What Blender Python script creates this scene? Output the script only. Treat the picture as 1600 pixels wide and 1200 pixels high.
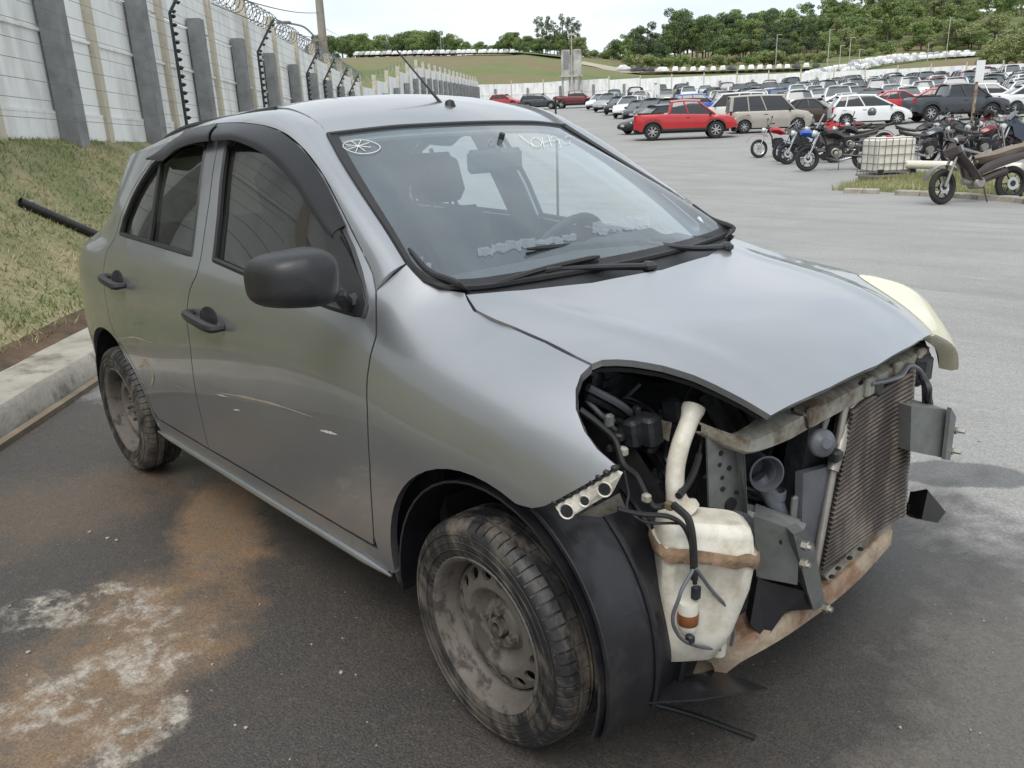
import bpy, bmesh, math, random
import numpy as np
from mathutils import Vector, Matrix
from mathutils.geometry import delaunay_2d_cdt
random.seed(7); rng=np.random.default_rng(7)
for o in list(bpy.data.objects): bpy.data.objects.remove(o)
scene=bpy.context.scene; COL=scene.collection
# ------------------------------------------------------------------ camera
CX=np.array([1.259,-1.858,1.432]); YAW,PIT,ROL,FPX=2.393,-.308,-.039,1251.
FWD=np.array([math.cos(PIT)*math.cos(YAW),math.cos(PIT)*math.sin(YAW),math.sin(PIT)])
_r=np.array([math.sin(YAW),-math.cos(YAW),0.]); _u=np.cross(_r,FWD)
RGT=_r*math.cos(ROL)+_u*math.sin(ROL); UPV=-_r*math.sin(ROL)+_u*math.cos(ROL)
cam=bpy.data.cameras.new('camera'); cam.sensor_width=36; cam.lens=36*FPX/1600; cam.clip_start=.05; cam.clip_end=3000
camo=bpy.data.objects.new('camera',cam); COL.objects.link(camo)
camo.matrix_world=Matrix(((RGT[0],UPV[0],-FWD[0],CX[0]),(RGT[1],UPV[1],-FWD[1],CX[1]),(RGT[2],UPV[2],-FWD[2],CX[2]),(0,0,0,1)))
scene.camera=camo
# ------------------------------------------------------------------ sky and sun (overcast)
SUN_EL,SUN_AZ=math.radians(58),math.radians(150)
w=bpy.data.worlds.new('World'); scene.world=w; w.use_nodes=True
nt=w.node_tree; nt.nodes.clear()
def N(t,**k):
    n=nt.nodes.new(t)
    for a,b in k.items(): setattr(n,a,b)
    return n
sky=N('ShaderNodeTexSky',sky_type='NISHITA',sun_disc=False,sun_elevation=SUN_EL,sun_rotation=SUN_AZ,air_density=1.2,dust_density=3.0)
skm=N('ShaderNodeVectorMath',operation='SCALE'); skm.inputs['Scale'].default_value=.10
tc=N('ShaderNodeTexCoord'); mp=N('ShaderNodeMapping'); mp.inputs['Scale'].default_value=(1.2,1.2,4.5)
no=N('ShaderNodeTexNoise'); no.inputs['Scale'].default_value=2.2; no.inputs['Detail'].default_value=6; no.inputs['Roughness'].default_value=.55
cr=N('ShaderNodeValToRGB'); cr.color_ramp.elements[0].position=.33; cr.color_ramp.elements[0].color=(.62,.70,.77,1)
cr.color_ramp.elements[1].position=.62; cr.color_ramp.elements[1].color=(.85,.875,.89,1)
mx=N('ShaderNodeMix',data_type='RGBA'); mx.inputs[0].default_value=.88
bg=N('ShaderNodeBackground'); bg.inputs['Strength'].default_value=.92; wo=N('ShaderNodeOutputWorld')
L=nt.links.new
L(sky.outputs[0],skm.inputs[0]); L(tc.outputs['Generated'],mp.inputs[0]); L(mp.outputs[0],no.inputs['Vector']); L(no.outputs['Fac'],cr.inputs[0])
L(skm.outputs[0],mx.inputs[6]); L(cr.outputs[0],mx.inputs[7]); L(mx.outputs[2],bg.inputs[0]); L(bg.outputs[0],wo.inputs[0])
sd=bpy.data.lights.new('sun','SUN'); sd.energy=1.4; sd.angle=math.radians(35); sd.color=(1,.97,.93)
so=bpy.data.objects.new('sun',sd); COL.objects.link(so); so.location=(0,0,30)
_sv=Vector((math.cos(SUN_EL)*math.sin(SUN_AZ),math.cos(SUN_EL)*math.cos(SUN_AZ),math.sin(SUN_EL)))
so.rotation_euler=_sv.to_track_quat('Z','Y').to_euler()
vs=scene.view_settings; vs.view_transform='Standard'; vs.look='None'; vs.gamma=1; vs.exposure=0.62
# ------------------------------------------------------------------ pixel helpers (solved camera, used to find real positions)
def ray(x,y): return FWD+RGT*((x-800)/FPX)-UPV*((y-600)/FPX)
def onX(x,y,X): d=ray(x,y); return CX+d*((X-CX[0])/d[0])
def onY(x,y,Y): d=ray(x,y); return CX+d*((Y-CX[1])/d[1])
def onZ(x,y,Z): d=ray(x,y); return CX+d*((Z-CX[2])/d[2])
def atD(x,y,D): return CX+ray(x,y)*D
def pchip(xs,ys,x):
    xs=np.asarray(xs,float);ys=np.asarray(ys,float);h=np.diff(xs);d=np.diff(ys)/h;n=len(xs);m=np.zeros(n)
    for i in range(1,n-1):
        if d[i-1]*d[i]>0:
            w1=2*h[i]+h[i-1];w2=h[i]+2*h[i-1];m[i]=(w1+w2)/(w1/d[i-1]+w2/d[i])
    m[0]=d[0];m[-1]=d[-1]
    x=np.asarray(x,float);k=np.clip(np.searchsorted(xs,x)-1,0,n-2);a=np.clip((x-xs[k])/h[k],-.5,1.5)
    return (1+2*a)*(1-a)**2*ys[k]+a*(1-a)**2*h[k]*m[k]+a*a*(3-2*a)*ys[k+1]+a*a*(a-1)*h[k]*m[k+1]
# ------------------------------------------------------------------ materials
def newmat(name):
    m=bpy.data.materials.new(name); m.use_nodes=True; t=m.node_tree
    return m,t,t.nodes['Principled BSDF'],t.nodes,t.links
def pm(name,col,rough=.6,metal=0,var=.15,scale=6,bump=0,bscale=60,col2=None,thr=(.45,.65),coat=0,spec=.5,rvar=0,dirt=None,dirtscale=3,dirtthr=(.5,.7),trans=0,det=5,stretch=(1,1,1)):
    m,t,b,nd,lk=newmat(name)
    tc=nd.new('ShaderNodeTexCoord'); mp=nd.new('ShaderNodeMapping'); mp.inputs['Scale'].default_value=stretch; lk.new(tc.outputs['Object'],mp.inputs[0])
    n=nd.new('ShaderNodeTexNoise'); n.inputs['Scale'].default_value=scale; n.inputs['Detail'].default_value=det; n.inputs['Roughness'].default_value=.6
    lk.new(mp.outputs[0],n.inputs['Vector'])
    r=nd.new('ShaderNodeValToRGB'); e=r.color_ramp.elements
    c=np.array(col)
    if col2 is None:
        e[0].position=.3;e[1].position=.7
        e[0].color=(*np.clip(c*(1-var),0,1),1); e[1].color=(*np.clip(c*(1+var),0,1),1)
    else:
        e[0].position,e[1].position=thr; e[0].color=(*c,1); e[1].color=(*col2,1)
    lk.new(n.outputs['Fac'],r.inputs[0]); out=r.outputs[0]
    b.inputs['Roughness'].default_value=rough
    if dirt is not None:
        n2=nd.new('ShaderNodeTexNoise'); n2.inputs['Scale'].default_value=dirtscale; n2.inputs['Detail'].default_value=8; n2.inputs['Roughness'].default_value=.65
        lk.new(mp.outputs[0],n2.inputs['Vector'])
        r2=nd.new('ShaderNodeMapRange'); r2.inputs[1].default_value,r2.inputs[2].default_value=dirtthr; lk.new(n2.outputs['Fac'],r2.inputs[0])
        mx=nd.new('ShaderNodeMix'); mx.data_type='RGBA'; lk.new(r2.outputs[0],mx.inputs[0]); lk.new(out,mx.inputs[6]); mx.inputs[7].default_value=(*dirt,1); out=mx.outputs[2]
        mr=nd.new('ShaderNodeMapRange'); mr.inputs[3].default_value=rough; mr.inputs[4].default_value=.85; lk.new(r2.outputs[0],mr.inputs[0]); lk.new(mr.outputs[0],b.inputs['Roughness'])
        if metal>0:
            mm=nd.new('ShaderNodeMapRange'); mm.inputs[3].default_value=metal; mm.inputs[4].default_value=0; lk.new(r2.outputs[0],mm.inputs[0]); lk.new(mm.outputs[0],b.inputs['Metallic'])
    elif rvar:
        mr=nd.new('ShaderNodeMapRange'); mr.inputs[3].default_value=rough-rvar; mr.inputs[4].default_value=rough+rvar; lk.new(n.outputs['Fac'],mr.inputs[0]); lk.new(mr.outputs[0],b.inputs['Roughness'])
    lk.new(out,b.inputs['Base Color'])
    if dirt is None: b.inputs['Metallic'].default_value=metal
    b.inputs['Coat Weight'].default_value=coat; b.inputs['Coat Roughness'].default_value=.03; b.inputs['Specular IOR Level'].default_value=spec
    if trans: b.inputs['Transmission Weight'].default_value=trans
    if bump:
        n3=nd.new('ShaderNodeTexNoise'); n3.inputs['Scale'].default_value=bscale; n3.inputs['Detail'].default_value=4; lk.new(mp.outputs[0],n3.inputs['Vector'])
        bp=nd.new('ShaderNodeBump'); bp.inputs['Strength'].default_value=bump; bp.inputs['Distance'].default_value=.01; lk.new(n3.outputs['Fac'],bp.inputs['Height']); lk.new(bp.outputs[0],b.inputs['Normal'])
    return m
def glassmat(name,tint,fog=0.,fogcol=(.5,.55,.6),fogscale=3,ior=1.5,rough=.02,patch=None):
    m,t,b,nd,lk=newmat(name); nd.remove(b); out=nd['Material Output']
    tr=nd.new('ShaderNodeBsdfTransparent'); tr.inputs[0].default_value=(*tint,1)
    gl=nd.new('ShaderNodeBsdfGlossy'); gl.inputs['Roughness'].default_value=rough; gl.inputs[0].default_value=(1,1,1,1)
    lw=nd.new('ShaderNodeLayerWeight'); lw.inputs['Blend'].default_value=.5; F0=((ior-1)/(ior+1))**2*1.8
    pw=nd.new('ShaderNodeMath'); pw.operation='POWER'; pw.inputs[1].default_value=4.2; lk.new(lw.outputs['Facing'],pw.inputs[0]); fr=nd.new('ShaderNodeMath'); fr.operation='MULTIPLY_ADD'; fr.inputs[1].default_value=1-F0; fr.inputs[2].default_value=F0; lk.new(pw.outputs[0],fr.inputs[0])
    df=nd.new('ShaderNodeBsdfDiffuse'); df.inputs[0].default_value=(*fogcol,1)
    m1=nd.new('ShaderNodeMixShader'); m2=nd.new('ShaderNodeMixShader')
    tc=nd.new('ShaderNodeTexCoord'); n=nd.new('ShaderNodeTexNoise'); n.inputs['Scale'].default_value=fogscale; n.inputs['Detail'].default_value=6; lk.new(tc.outputs['Object'],n.inputs[0])
    mr=nd.new('ShaderNodeMapRange'); mr.inputs[1].default_value=.3; mr.inputs[2].default_value=.7; mr.inputs[3].default_value=fog*.6; mr.inputs[4].default_value=fog*1.3; lk.new(n.outputs['Fac'],mr.inputs[0])
    lk.new(mr.outputs[0],m1.inputs[0]); lk.new(tr.outputs[0],m1.inputs[1]); lk.new(df.outputs[0],m1.inputs[2])
    lk.new(fr.outputs[0],m2.inputs[0]); lk.new(m1.outputs[0],m2.inputs[1]); lk.new(gl.outputs[0],m2.inputs[2]); lk.new(m2.outputs[0],out.inputs[0])
    return m
M={}
SILVER=(.36,.37,.385)
M['paint']=pm('silver_paint',SILVER,.31,.82,var=.05,scale=3,coat=.85,dirt=(.17,.14,.115),dirtscale=2.2,dirtthr=(.65,.92),stretch=(1,1,1.6))
M['paint_top']=pm('silver_paint_top',SILVER,.31,.82,var=.05,scale=3,coat=.85,rvar=.06)
M['blackplastic']=pm('black_plastic',(.018,.018,.02),.42,0,var=.3,scale=14,bump=.1,bscale=250,rvar=.08)
M['liner']=pm('liner_plastic',(.014,.014,.017),.28,0,var=.4,scale=5,dirt=(.06,.05,.042),dirtscale=5,dirtthr=(.55,.85),bump=.15,bscale=30)
M['rubber']=pm('rubber_trim',(.012,.012,.013),.5,0,var=.3,scale=20)
M['dark']=pm('dark_cavity',(.008,.008,.009),.8,0,var=.4,scale=12)
M['engine']=pm('engine_black',(.018,.019,.022),.5,.1,var=.6,scale=16,bump=.4,bscale=40)
M['cream']=pm('cream_primer_steel',(.33,.322,.28),.55,.1,var=.2,scale=9,dirt=(.13,.095,.06),dirtscale=11,dirtthr=(.43,.62),bump=.2,bscale=60)
M['rust']=pm('rusty_rail',(.33,.27,.20),.7,0,var=.35,scale=8,dirt=(.19,.11,.065),dirtscale=9,dirtthr=(.42,.62),bump=.3,bscale=70)
M['greysteel']=pm('grey_bracket_steel',(.17,.18,.175),.5,.35,var=.2,scale=8,dirt=(.085,.08,.07),dirtscale=12,dirtthr=(.5,.75),bump=.12,bscale=40)
M['bolt']=pm('zinc_bolt',(.5,.48,.42),.35,.9,var=.2,scale=30)
M['whitetank']=pm('milky_plastic',(.60,.575,.50),.4,0,var=.12,scale=7,dirt=(.30,.235,.15),dirtscale=9,dirtthr=(.46,.74),bump=.1,bscale=14)
M['tankmud']=pm('caked_mud',(.24,.16,.10),.9,0,var=.4,scale=25,bump=.7,bscale=45)
M['fin']=pm('condenser_fins',(.065,.05,.042),.6,.2,var=.4,scale=7,dirt=(.24,.20,.165),dirtscale=7,dirtthr=(.50,.78),stretch=(1,1,.5))
M['fincore']=pm('condenser_core',(.028,.02,.017),.8,0,var=.4,scale=30)
M['alu']=pm('dull_aluminium',(.30,.28,.25),.45,.6,var=.2,scale=12)
M['duct']=pm('grey_duct_plastic',(.10,.105,.12),.42,0,var=.2,scale=10)
M['amber']=pm('amber_plastic',(.20,.075,.025),.35,0,var=.2,scale=20)
M['lens']=pm('yellowed_lens',(.66,.63,.47),.2,0,var=.08,scale=5,coat=.5,dirt=(.52,.47,.32),dirtscale=6)
M['bracketwhite']=pm('chalky_white_bracket',(.60,.57,.50),.6,0,var=.12,scale=20,dirt=(.25,.2,.15),dirtscale=14,dirtthr=(.5,.72),bump=.2,bscale=80)
M['tyre']=pm('tyre_rubber',(.017,.017,.018),.5,0,var=.3,scale=12,dirt=(.15,.125,.10),dirtscale=11,dirtthr=(.47,.68),bump=.2,bscale=90,stretch=(1,1,.4))
M['rim']=pm('muddy_steel_rim',(.115,.10,.086),.75,0,var=.22,scale=8,dirt=(.05,.043,.037),dirtscale=14,dirtthr=(.53,.60),bump=.25,bscale=80,stretch=(1,1,.5))
M['seat']=pm('seat_cloth',(.022,.024,.028),.9,0,var=.3,scale=40)
M['dash']=pm('dashboard_plastic',(.02,.022,.025),.6,0,var=.2,scale=20)
M['headliner']=pm('headliner_grey',(.28,.29,.29),.9,0,var=.1,scale=20)
M['visor']=pm('smoked_visor',(.012,.0125,.014),.34,0,var=.2,scale=5,spec=.3,rvar=.08)
M['chalk']=pm('white_marker',(.75,.77,.72),.8,0,var=.1,scale=60)
M['wind']=glassmat('windscreen_glass',(.84,.90,.92),fog=.16,fogcol=(.40,.50,.57),fogscale=2.2,ior=1.55,rough=.02)
M['clear']=glassmat('clear_glass',(.86,.92,.91),fog=.03,fogcol=(.4,.5,.5),ior=1.4)
M['tint']=glassmat('tinted_glass',(.08,.09,.09),fog=.05,fogcol=(.25,.24,.2),fogscale=5,ior=1.55,rough=.015)
M['tankmist']=glassmat('condensation_patch',(.8,.83,.85),fog=.17,fogcol=(.48,.53,.57),fogscale=90)
# ------------------------------------------------------------------ mesh builder
class MB:
    def __init__(s): s.v=[]; s.f=[]
    def add(s,V,F):
        k=len(s.v); s.v+= [tuple(float(c) for c in p) for p in V]; s.f+=[tuple(i+k for i in f) for f in F]; return s
    def box(s,c,size,R=None,taper=(1,1)):
        sx,sy,sz=[q/2 for q in size]; V=[]
        for z,t in((-sz,1),(sz,0)):
            for x,y in((-sx,-sy),(sx,-sy),(sx,sy),(-sx,sy)):
                k=taper if t==0 else (1,1); V.append((x*k[0],y*k[1],z))
        V=np.array(V)
        if R is not None: V=V@np.array(R).T
        return s.add(V+np.array(c),[(3,2,1,0),(4,5,6,7),(0,1,5,4),(1,2,6,5),(2,3,7,6),(3,0,4,7)])
    def bbox(s,c,size,R=None,bev=.01):
        sx,sy,sz=[q/2 for q in size]; b=min(bev,sx*.8,sy*.8,sz*.8); V=[];F=[]
        for z,i in((-sz,b),(-sz+b,0),(sz-b,0),(sz,b)):
            X=sx-i;Y=sy-i;c2=b if i==0 else b*.6
            V+=[(-X+c2,-Y,z),(X-c2,-Y,z),(X,-Y+c2,z),(X,Y-c2,z),(X-c2,Y,z),(-X+c2,Y,z),(-X,Y-c2,z),(-X,-Y+c2,z)]
        for k in range(3):
            for i in range(8):
                j=(i+1)%8; F.append((k*8+i,k*8+j,k*8+8+j,k*8+8+i))
        F+=[tuple(range(7,-1,-1)),tuple(range(24,32))]
        V=np.array(V)
        if R is not None: V=V@np.array(R).T
        return s.add(V+np.array(c),F)
    def tube(s,P,r,seg=8,cap=True):
        P=np.array(P,float);n=len(P); rr=np.full(n,r) if np.isscalar(r) else np.array(r,float)
        T=np.gradient(P,axis=0); T/= np.linalg.norm(T,axis=1)[:,None]+1e-12
        a=np.array([0,0,1.]) if abs(T[0][2])<.9 else np.array([1.,0,0]); u=np.cross(T[0],a);u/=np.linalg.norm(u); V=[];F=[]
        for i in range(n):
            u=u-T[i]*(u@T[i]);u/=np.linalg.norm(u)+1e-12;v=np.cross(T[i],u)
            for k in range(seg):
                q=2*math.pi*k/seg; V.append(P[i]+rr[i]*(u*math.cos(q)+v*math.sin(q)))
        for i in range(n-1):
            for k in range(seg):
                j=(k+1)%seg; F.append((i*seg+k,i*seg+j,(i+1)*seg+j,(i+1)*seg+k))
        if cap: F+=[tuple(range(seg-1,-1,-1)),tuple((n-1)*seg+k for k in range(seg))]
        return s.add(V,F)
    def lathe(s,prof,c=(0,0,0),axis='y',seg=32,close=False,R=None):
        V=[];F=[];n=len(prof)
        for k in range(seg):
            q=2*math.pi*k/seg
            for r,h in prof:
                p=(r*math.cos(q),h,r*math.sin(q)) if axis=='y' else ((r*math.cos(q),r*math.sin(q),h) if axis=='z' else (h,r*math.cos(q),r*math.sin(q)))
                V.append(p)
        for k in range(seg):
            j=(k+1)%seg
            for i in range(n-1 if not close else n):
                i2=(i+1)%n; F.append((k*n+i,k*n+i2,j*n+i2,j*n+i))
        V=np.array(V)
        if R is not None: V=V@np.array(R).T
        return s.add(V+np.array(c),F)
    def grid(s,G):
        G=np.asarray(G);a,b=G.shape[:2]
        F=[(i*b+j,i*b+j+1,(i+1)*b+j+1,(i+1)*b+j) for i in range(a-1) for j in range(b-1)]
        return s.add(G.reshape(-1,3),F)
    def sheet(s,G,th):          # grid with thickness th along its own normal
        G=np.asarray(G,float); du=np.gradient(G,axis=0); dv=np.gradient(G,axis=1); n=np.cross(du,dv); n/=np.linalg.norm(n,axis=2)[...,None]+1e-12
        B=G-n*th; a,b=G.shape[:2]; o=a*b; V=np.concatenate([G.reshape(-1,3),B.reshape(-1,3)])
        F=[(i*b+j,(i+1)*b+j,(i+1)*b+j+1,i*b+j+1) for i in range(a-1) for j in range(b-1)]
        F+=[tuple(o+q for q in f[::-1]) for f in F]
        L_=[(0,j) for j in range(b)]+[(i,b-1) for i in range(1,a)]+[(a-1,j) for j in range(b-2,-1,-1)]+[(i,0) for i in range(a-2,0,-1)]
        L_=[i*b+j for i,j in L_]
        F+=[(L_[k],L_[(k+1)%len(L_)],o+L_[(k+1)%len(L_)],o+L_[k]) for k in range(len(L_))]
        return s.add(V,F)
    def prism(s,poly,a,b):      # poly: list of 3-vectors, extruded by vector from offset a to offset b
        P=np.array(poly,float);n=len(P);V=np.concatenate([P+np.array(a),P+np.array(b)])
        F=[tuple(range(n-1,-1,-1)),tuple(range(n,2*n))]+[(i,(i+1)%n,n+(i+1)%n,n+i) for i in range(n)]
        return s.add(V,F)
    def mesh(s,name,mat,smooth=True,angle=40):
        m=bpy.data.meshes.new(name); m.from_pydata(s.v,[],s.f); m.update()
        bm=bmesh.new(); bm.from_mesh(m); bmesh.ops.recalc_face_normals(bm,faces=bm.faces); bm.to_mesh(m); bm.free()
        if smooth: m.shade_smooth(); m.set_sharp_from_angle(angle=math.radians(angle))
        if mat is not None: m.materials.append(M[mat] if isinstance(mat,str) else mat)
        return m
    def build(s,name,mat,parent=None,smooth=True,angle=40):
        o=bpy.data.objects.new(name,s.mesh(name,mat,smooth,angle)); COL.objects.link(o)
        if parent is not None: o.parent=parent
        return o
def tag(o,label=None,cat=None,group=None,kind=None):
    for k,v in(('label',label),('category',cat),('group',group),('kind',kind)):
        if v: o[k]=v
    return o
def thing(name,label,cat,loc=(0,0,0),rz=0,group=None):
    o=bpy.data.objects.new(name,None); COL.objects.link(o); o.empty_display_size=.2; o.location=[float(c) for c in loc]; o.rotation_euler=(0,0,rz)
    return tag(o,label,cat,group)
def copytree(o,parent=None):
    c=o.copy(); COL.objects.link(c); c.parent=parent
    for ch in list(o.children): copytree(ch,c)
    return c
def spline(pts,n):
    P=np.array(pts,float); d=np.r_[0,np.cumsum(np.linalg.norm(np.diff(P,axis=0),axis=1)+1e-9)]; t=np.linspace(0,d[-1],n)
    return np.stack([pchip(d,P[:,k],t) for k in range(P.shape[1])],1)
def rotz(a): c,s_=math.cos(a),math.sin(a); return np.array([[c,-s_,0],[s_,c,0],[0,0,1]])
def frame(z,x=(1,0,0)):
    z=np.array(z,float);z/=np.linalg.norm(z);x=np.array(x,float);x=x-z*(x@z);x/=np.linalg.norm(x);y=np.cross(z,x);return np.stack([x,y,z],1)
# ================================================================== ground
_gd=[0,10,14,25,40,60,90,116,150,4000]; _gz=[0,0,-.06,.12,.58,1.5,3.2,4.6,5.6,5.6]
def gz(x,y): return float(pchip(_gd,_gz,math.hypot(x-CX[0],y-CX[1]))) if math.hypot(x-CX[0],y-CX[1])<150 else 5.6
def place(px,D,py=170):
    p=atD(px,py,D); return np.array([p[0],p[1],gz(p[0],p[1])])
HY=math.atan2(RGT[1],RGT[0])            # heading of something that points to the right of the picture
def ground_mat():
    m,t,b,nd,lk=newmat('asphalt')
    tc=nd.new('ShaderNodeTexCoord'); P=tc.outputs['Object']
    def noise(sc,det=6,ro=.6,st=None):
        n=nd.new('ShaderNodeTexNoise'); n.inputs['Scale'].default_value=sc; n.inputs['Detail'].default_value=det; n.inputs['Roughness'].default_value=ro
        if st:
            mp=nd.new('ShaderNodeMapping'); mp.inputs['Scale'].default_value=st; mp.inputs['Rotation'].default_value=(0,0,.75); lk.new(P,mp.inputs[0]); lk.new(mp.outputs[0],n.inputs['Vector'])
        else: lk.new(P,n.inputs['Vector'])
        return n.outputs['Fac']
    def mrange(v,a,b_,c=0,d=1):
        n=nd.new('ShaderNodeMapRange'); n.inputs[1].default_value=a;n.inputs[2].default_value=b_;n.inputs[3].default_value=c;n.inputs[4].default_value=d; lk.new(v,n.inputs[0]); return n.outputs[0]
    def mathn(op,a,b_):
        n=nd.new('ShaderNodeMath'); n.operation=op
        for i,q in enumerate((a,b_)):
            if isinstance(q,(int,float)): n.inputs[i].default_value=q
            else: lk.new(q,n.inputs[i])
        return n.outputs[0]
    def mixc(f,a,b_):
        n=nd.new('ShaderNodeMix'); n.data_type='RGBA'; lk.new(f,n.inputs[0])
        for i,q in((6,a),(7,b_)):
            if isinstance(q,tuple): n.inputs[i].default_value=(*q,1)
            else: lk.new(q,n.inputs[i])
        return n.outputs[2]
    warp=noise(2.3,5); warp2=noise(9,5); fine=noise(160,3,.7); mid=noise(28,6,.7); big=noise(.55,5)
    def blob(cx,cy,lx,ly,ang,soft=.45,w1=.9,w2=.5):   # patch of given half-axes, ragged by noise
        mp=nd.new('ShaderNodeMapping'); mp.vector_type='TEXTURE'; mp.inputs['Location'].default_value=(cx,cy,0); mp.inputs['Rotation'].default_value=(0,0,ang); mp.inputs['Scale'].default_value=(lx,ly,1000)
        lk.new(P,mp.inputs[0]); ln=nd.new('ShaderNodeVectorMath'); ln.operation='LENGTH'; lk.new(mp.outputs[0],ln.inputs[0])
        d=mathn('ADD',ln.outputs['Value'],mathn('MULTIPLY',mathn('SUBTRACT',warp,.5),w1*2)); d=mathn('ADD',d,mathn('MULTIPLY',mathn('SUBTRACT',warp2,.5),w2*2))
        return mrange(d,1+soft*.5,1-soft*.5)
    # pale worn asphalt of the yard and the dark damp bay beside the kerb
    pale=mixc(mrange(big,.35,.65),(.28,.277,.265),(.345,.34,.325))
    pale=mixc(mrange(noise(.35,6,.65,(1,5,1)),.48,.72),pale,(.225,.222,.212)); pale=mixc(mrange(noise(.9,6,.65,(1,7,1)),.58,.75),pale,(.39,.385,.36))
    pale=mixc(mrange(fine,.35,.75),mixc(mrange(mid,.3,.7),pale,(.25,.247,.238)),pale)
    dark=mixc(mrange(fine,.42,.72),(.042,.038,.035),(.115,.103,.093)); dark=mixc(mrange(warp,.4,.7,0,.5),dark,(.085,.070,.060))
    dark=mixc(mrange(mid,.55,.75,0,.6),dark,(.135,.112,.09))
    isdark=blob(-1.2,-1.55,3.6,2.75,.35,.22,.35,.14)
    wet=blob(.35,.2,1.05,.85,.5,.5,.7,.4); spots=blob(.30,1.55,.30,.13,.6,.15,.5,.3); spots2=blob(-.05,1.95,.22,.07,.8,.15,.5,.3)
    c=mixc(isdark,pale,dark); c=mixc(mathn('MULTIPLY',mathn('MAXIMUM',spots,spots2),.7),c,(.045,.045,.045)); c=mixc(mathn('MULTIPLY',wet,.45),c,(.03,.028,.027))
    mud=blob(-1.58,-.80,.16,.55,1.1,.6,.6,.5); mud2=blob(-1.0,-1.36,.27,.62,.72,.7,.7,.5); mud3=blob(-2.3,-1.2,.35,.5,-.3,.9,.9,.5)
    mm=mathn('MULTIPLY',mathn('MAXIMUM',mathn('MAXIMUM',mud,mud2),mathn('MULTIPLY',mud3,.35)),mrange(fine,.25,.6,.6,1))
    c=mixc(mm,c,mixc(mrange(warp2,.4,.65),(.225,.145,.085),(.185,.14,.10)))
    w1=blob(-1.36,-1.32,.12,.26,-.75,.3,.9,1.0); w2=blob(-.96,-1.42,.15,.30,-.05,.3,.9,1.0); w3=blob(-.65,-1.44,.10,.17,.3,.3,.9,.9); w4=blob(-1.17,-1.22,.10,.14,-.6,.3,.9,.9)
    ww=mathn('MULTIPLY',mathn('MAXIMUM',mathn('MAXIMUM',w1,w2),mathn('MAXIMUM',w3,w4)),mathn('MULTIPLY',mrange(mid,.36,.56,.12,1),mrange(warp2,.36,.52,.15,.9)))
    ww=mathn('MULTIPLY',ww,mrange(noise(6.5,5,.7),.44,.54)); c=mixc(ww,c,(.44,.40,.345))
    dryp=blob(1.0,.0,.35,.9,.1,.6,.8,.5); c=mixc(mathn('MULTIPLY',dryp,.35),c,(.24,.215,.18))
    chips=mrange(noise(60,2,.5),.735,.755); c=mixc(mathn('MULTIPLY',chips,.6),c,(.36,.33,.29))
    vo=nd.new('ShaderNodeTexVoronoi'); vo.inputs['Scale'].default_value=150; lk.new(P,vo.inputs['Vector']); sepc=nd.new('ShaderNodeSeparateColor'); lk.new(vo.outputs['Color'],sepc.inputs[0])
    gm=nd.new('ShaderNodeMix'); gm.data_type='RGBA'; gm.blend_type='MULTIPLY'; gm.inputs[0].default_value=1; lk.new(c,gm.inputs[6]); g3=mrange(sepc.outputs[0],0,1,.80,1.2); lk.new(g3,gm.inputs[7]); c=gm.outputs[2]
    lk.new(c,b.inputs['Base Color'])
    wetr=mixc(mathn('MAXIMUM',mathn('MAXIMUM',wet,mathn('MULTIPLY',isdark,mrange(warp,.35,.6,.7,1))),mathn('MAXIMUM',spots,spots2)),(.92,)*3,(.24,)*3); lk.new(wetr,b.inputs['Roughness'])
    bp=nd.new('ShaderNodeBump'); bp.inputs['Strength'].default_value=.5; bp.inputs['Distance'].default_value=.006; lk.new(mathn('ADD',mathn('ADD',noise(170,4,.7),mathn('MULTIPLY',mid,.5)),mathn('MULTIPLY',vo.outputs['Distance'],-.35)),bp.inputs['Height']); lk.new(bp.outputs[0],b.inputs['Normal'])
    return m
M['asphalt']=ground_mat()
rads=np.concatenate([np.linspace(0,9,10),np.array([11,13,16,20,25,32,40,50,60,75,90,103,116,130,150,300,900])]); ths=np.linspace(0,2*math.pi,97)[:-1]; V=[(CX[0],CX[1],0)];F=[]
for r in rads[1:]:
    for a in ths: V.append((CX[0]+r*math.cos(a),CX[1]+r*math.sin(a),gz(CX[0]+r,CX[1]) if r<=150 else (5.2 if r<500 else 4)))
n=len(ths)
for k in range(n): F.append((0,1+k,1+(k+1)%n))
for i in range(len(rads)-2):
    for k in range(n): F.append((1+i*n+k,1+(i+1)*n+k,1+(i+1)*n+(k+1)%n,1+i*n+(k+1)%n))
tag(MB().add(V,F).build('ground','asphalt',angle=80),kind='structure')
# small stones lying on the asphalt
M['stone']=pm('pale_stone',(.34,.31,.27),.9,0,var=.3,scale=30)
stn=[]
for k in range(3):
    bm=bmesh.new(); bmesh.ops.create_icosphere(bm,subdivisions=1,radius=1)
    for v in bm.verts: v.co*=random.uniform(.7,1.15); v.co.z*=.65
    me=bpy.data.meshes.new('pebble'); bm.to_mesh(me); bm.free(); me.materials.append(M['stone']); stn.append(me)
pp=[(533,1052),(600,1010),(168,842),(182,845),(262,756),(255,752),(140,832),(505,838),(45,1020),(1345,1003),(1395,975),(1530,690),(640,1010)]
pp+=[(random.uniform(0,700),random.uniform(740,1190)) for _ in range(34)]+[(random.uniform(1200,1590),random.uniform(560,1150)) for _ in range(34)]
for i,(px,py) in enumerate(pp):
    p=onZ(px,py,0)
    if -2.9<p[0]<.6 and abs(p[1])<.85: continue
    o=bpy.data.objects.new('pebble',stn[i%3]); COL.objects.link(o); r=(.008 if i<13 else random.uniform(.002,.005)); o.scale=(r*1.2,r,r); o.location=(p[0],p[1],r*.45); o.rotation_euler=(0,0,random.uniform(0,6)); tag(o,'small pale pebble lying loose on the asphalt','pebble','pebbles on the asphalt')
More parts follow.
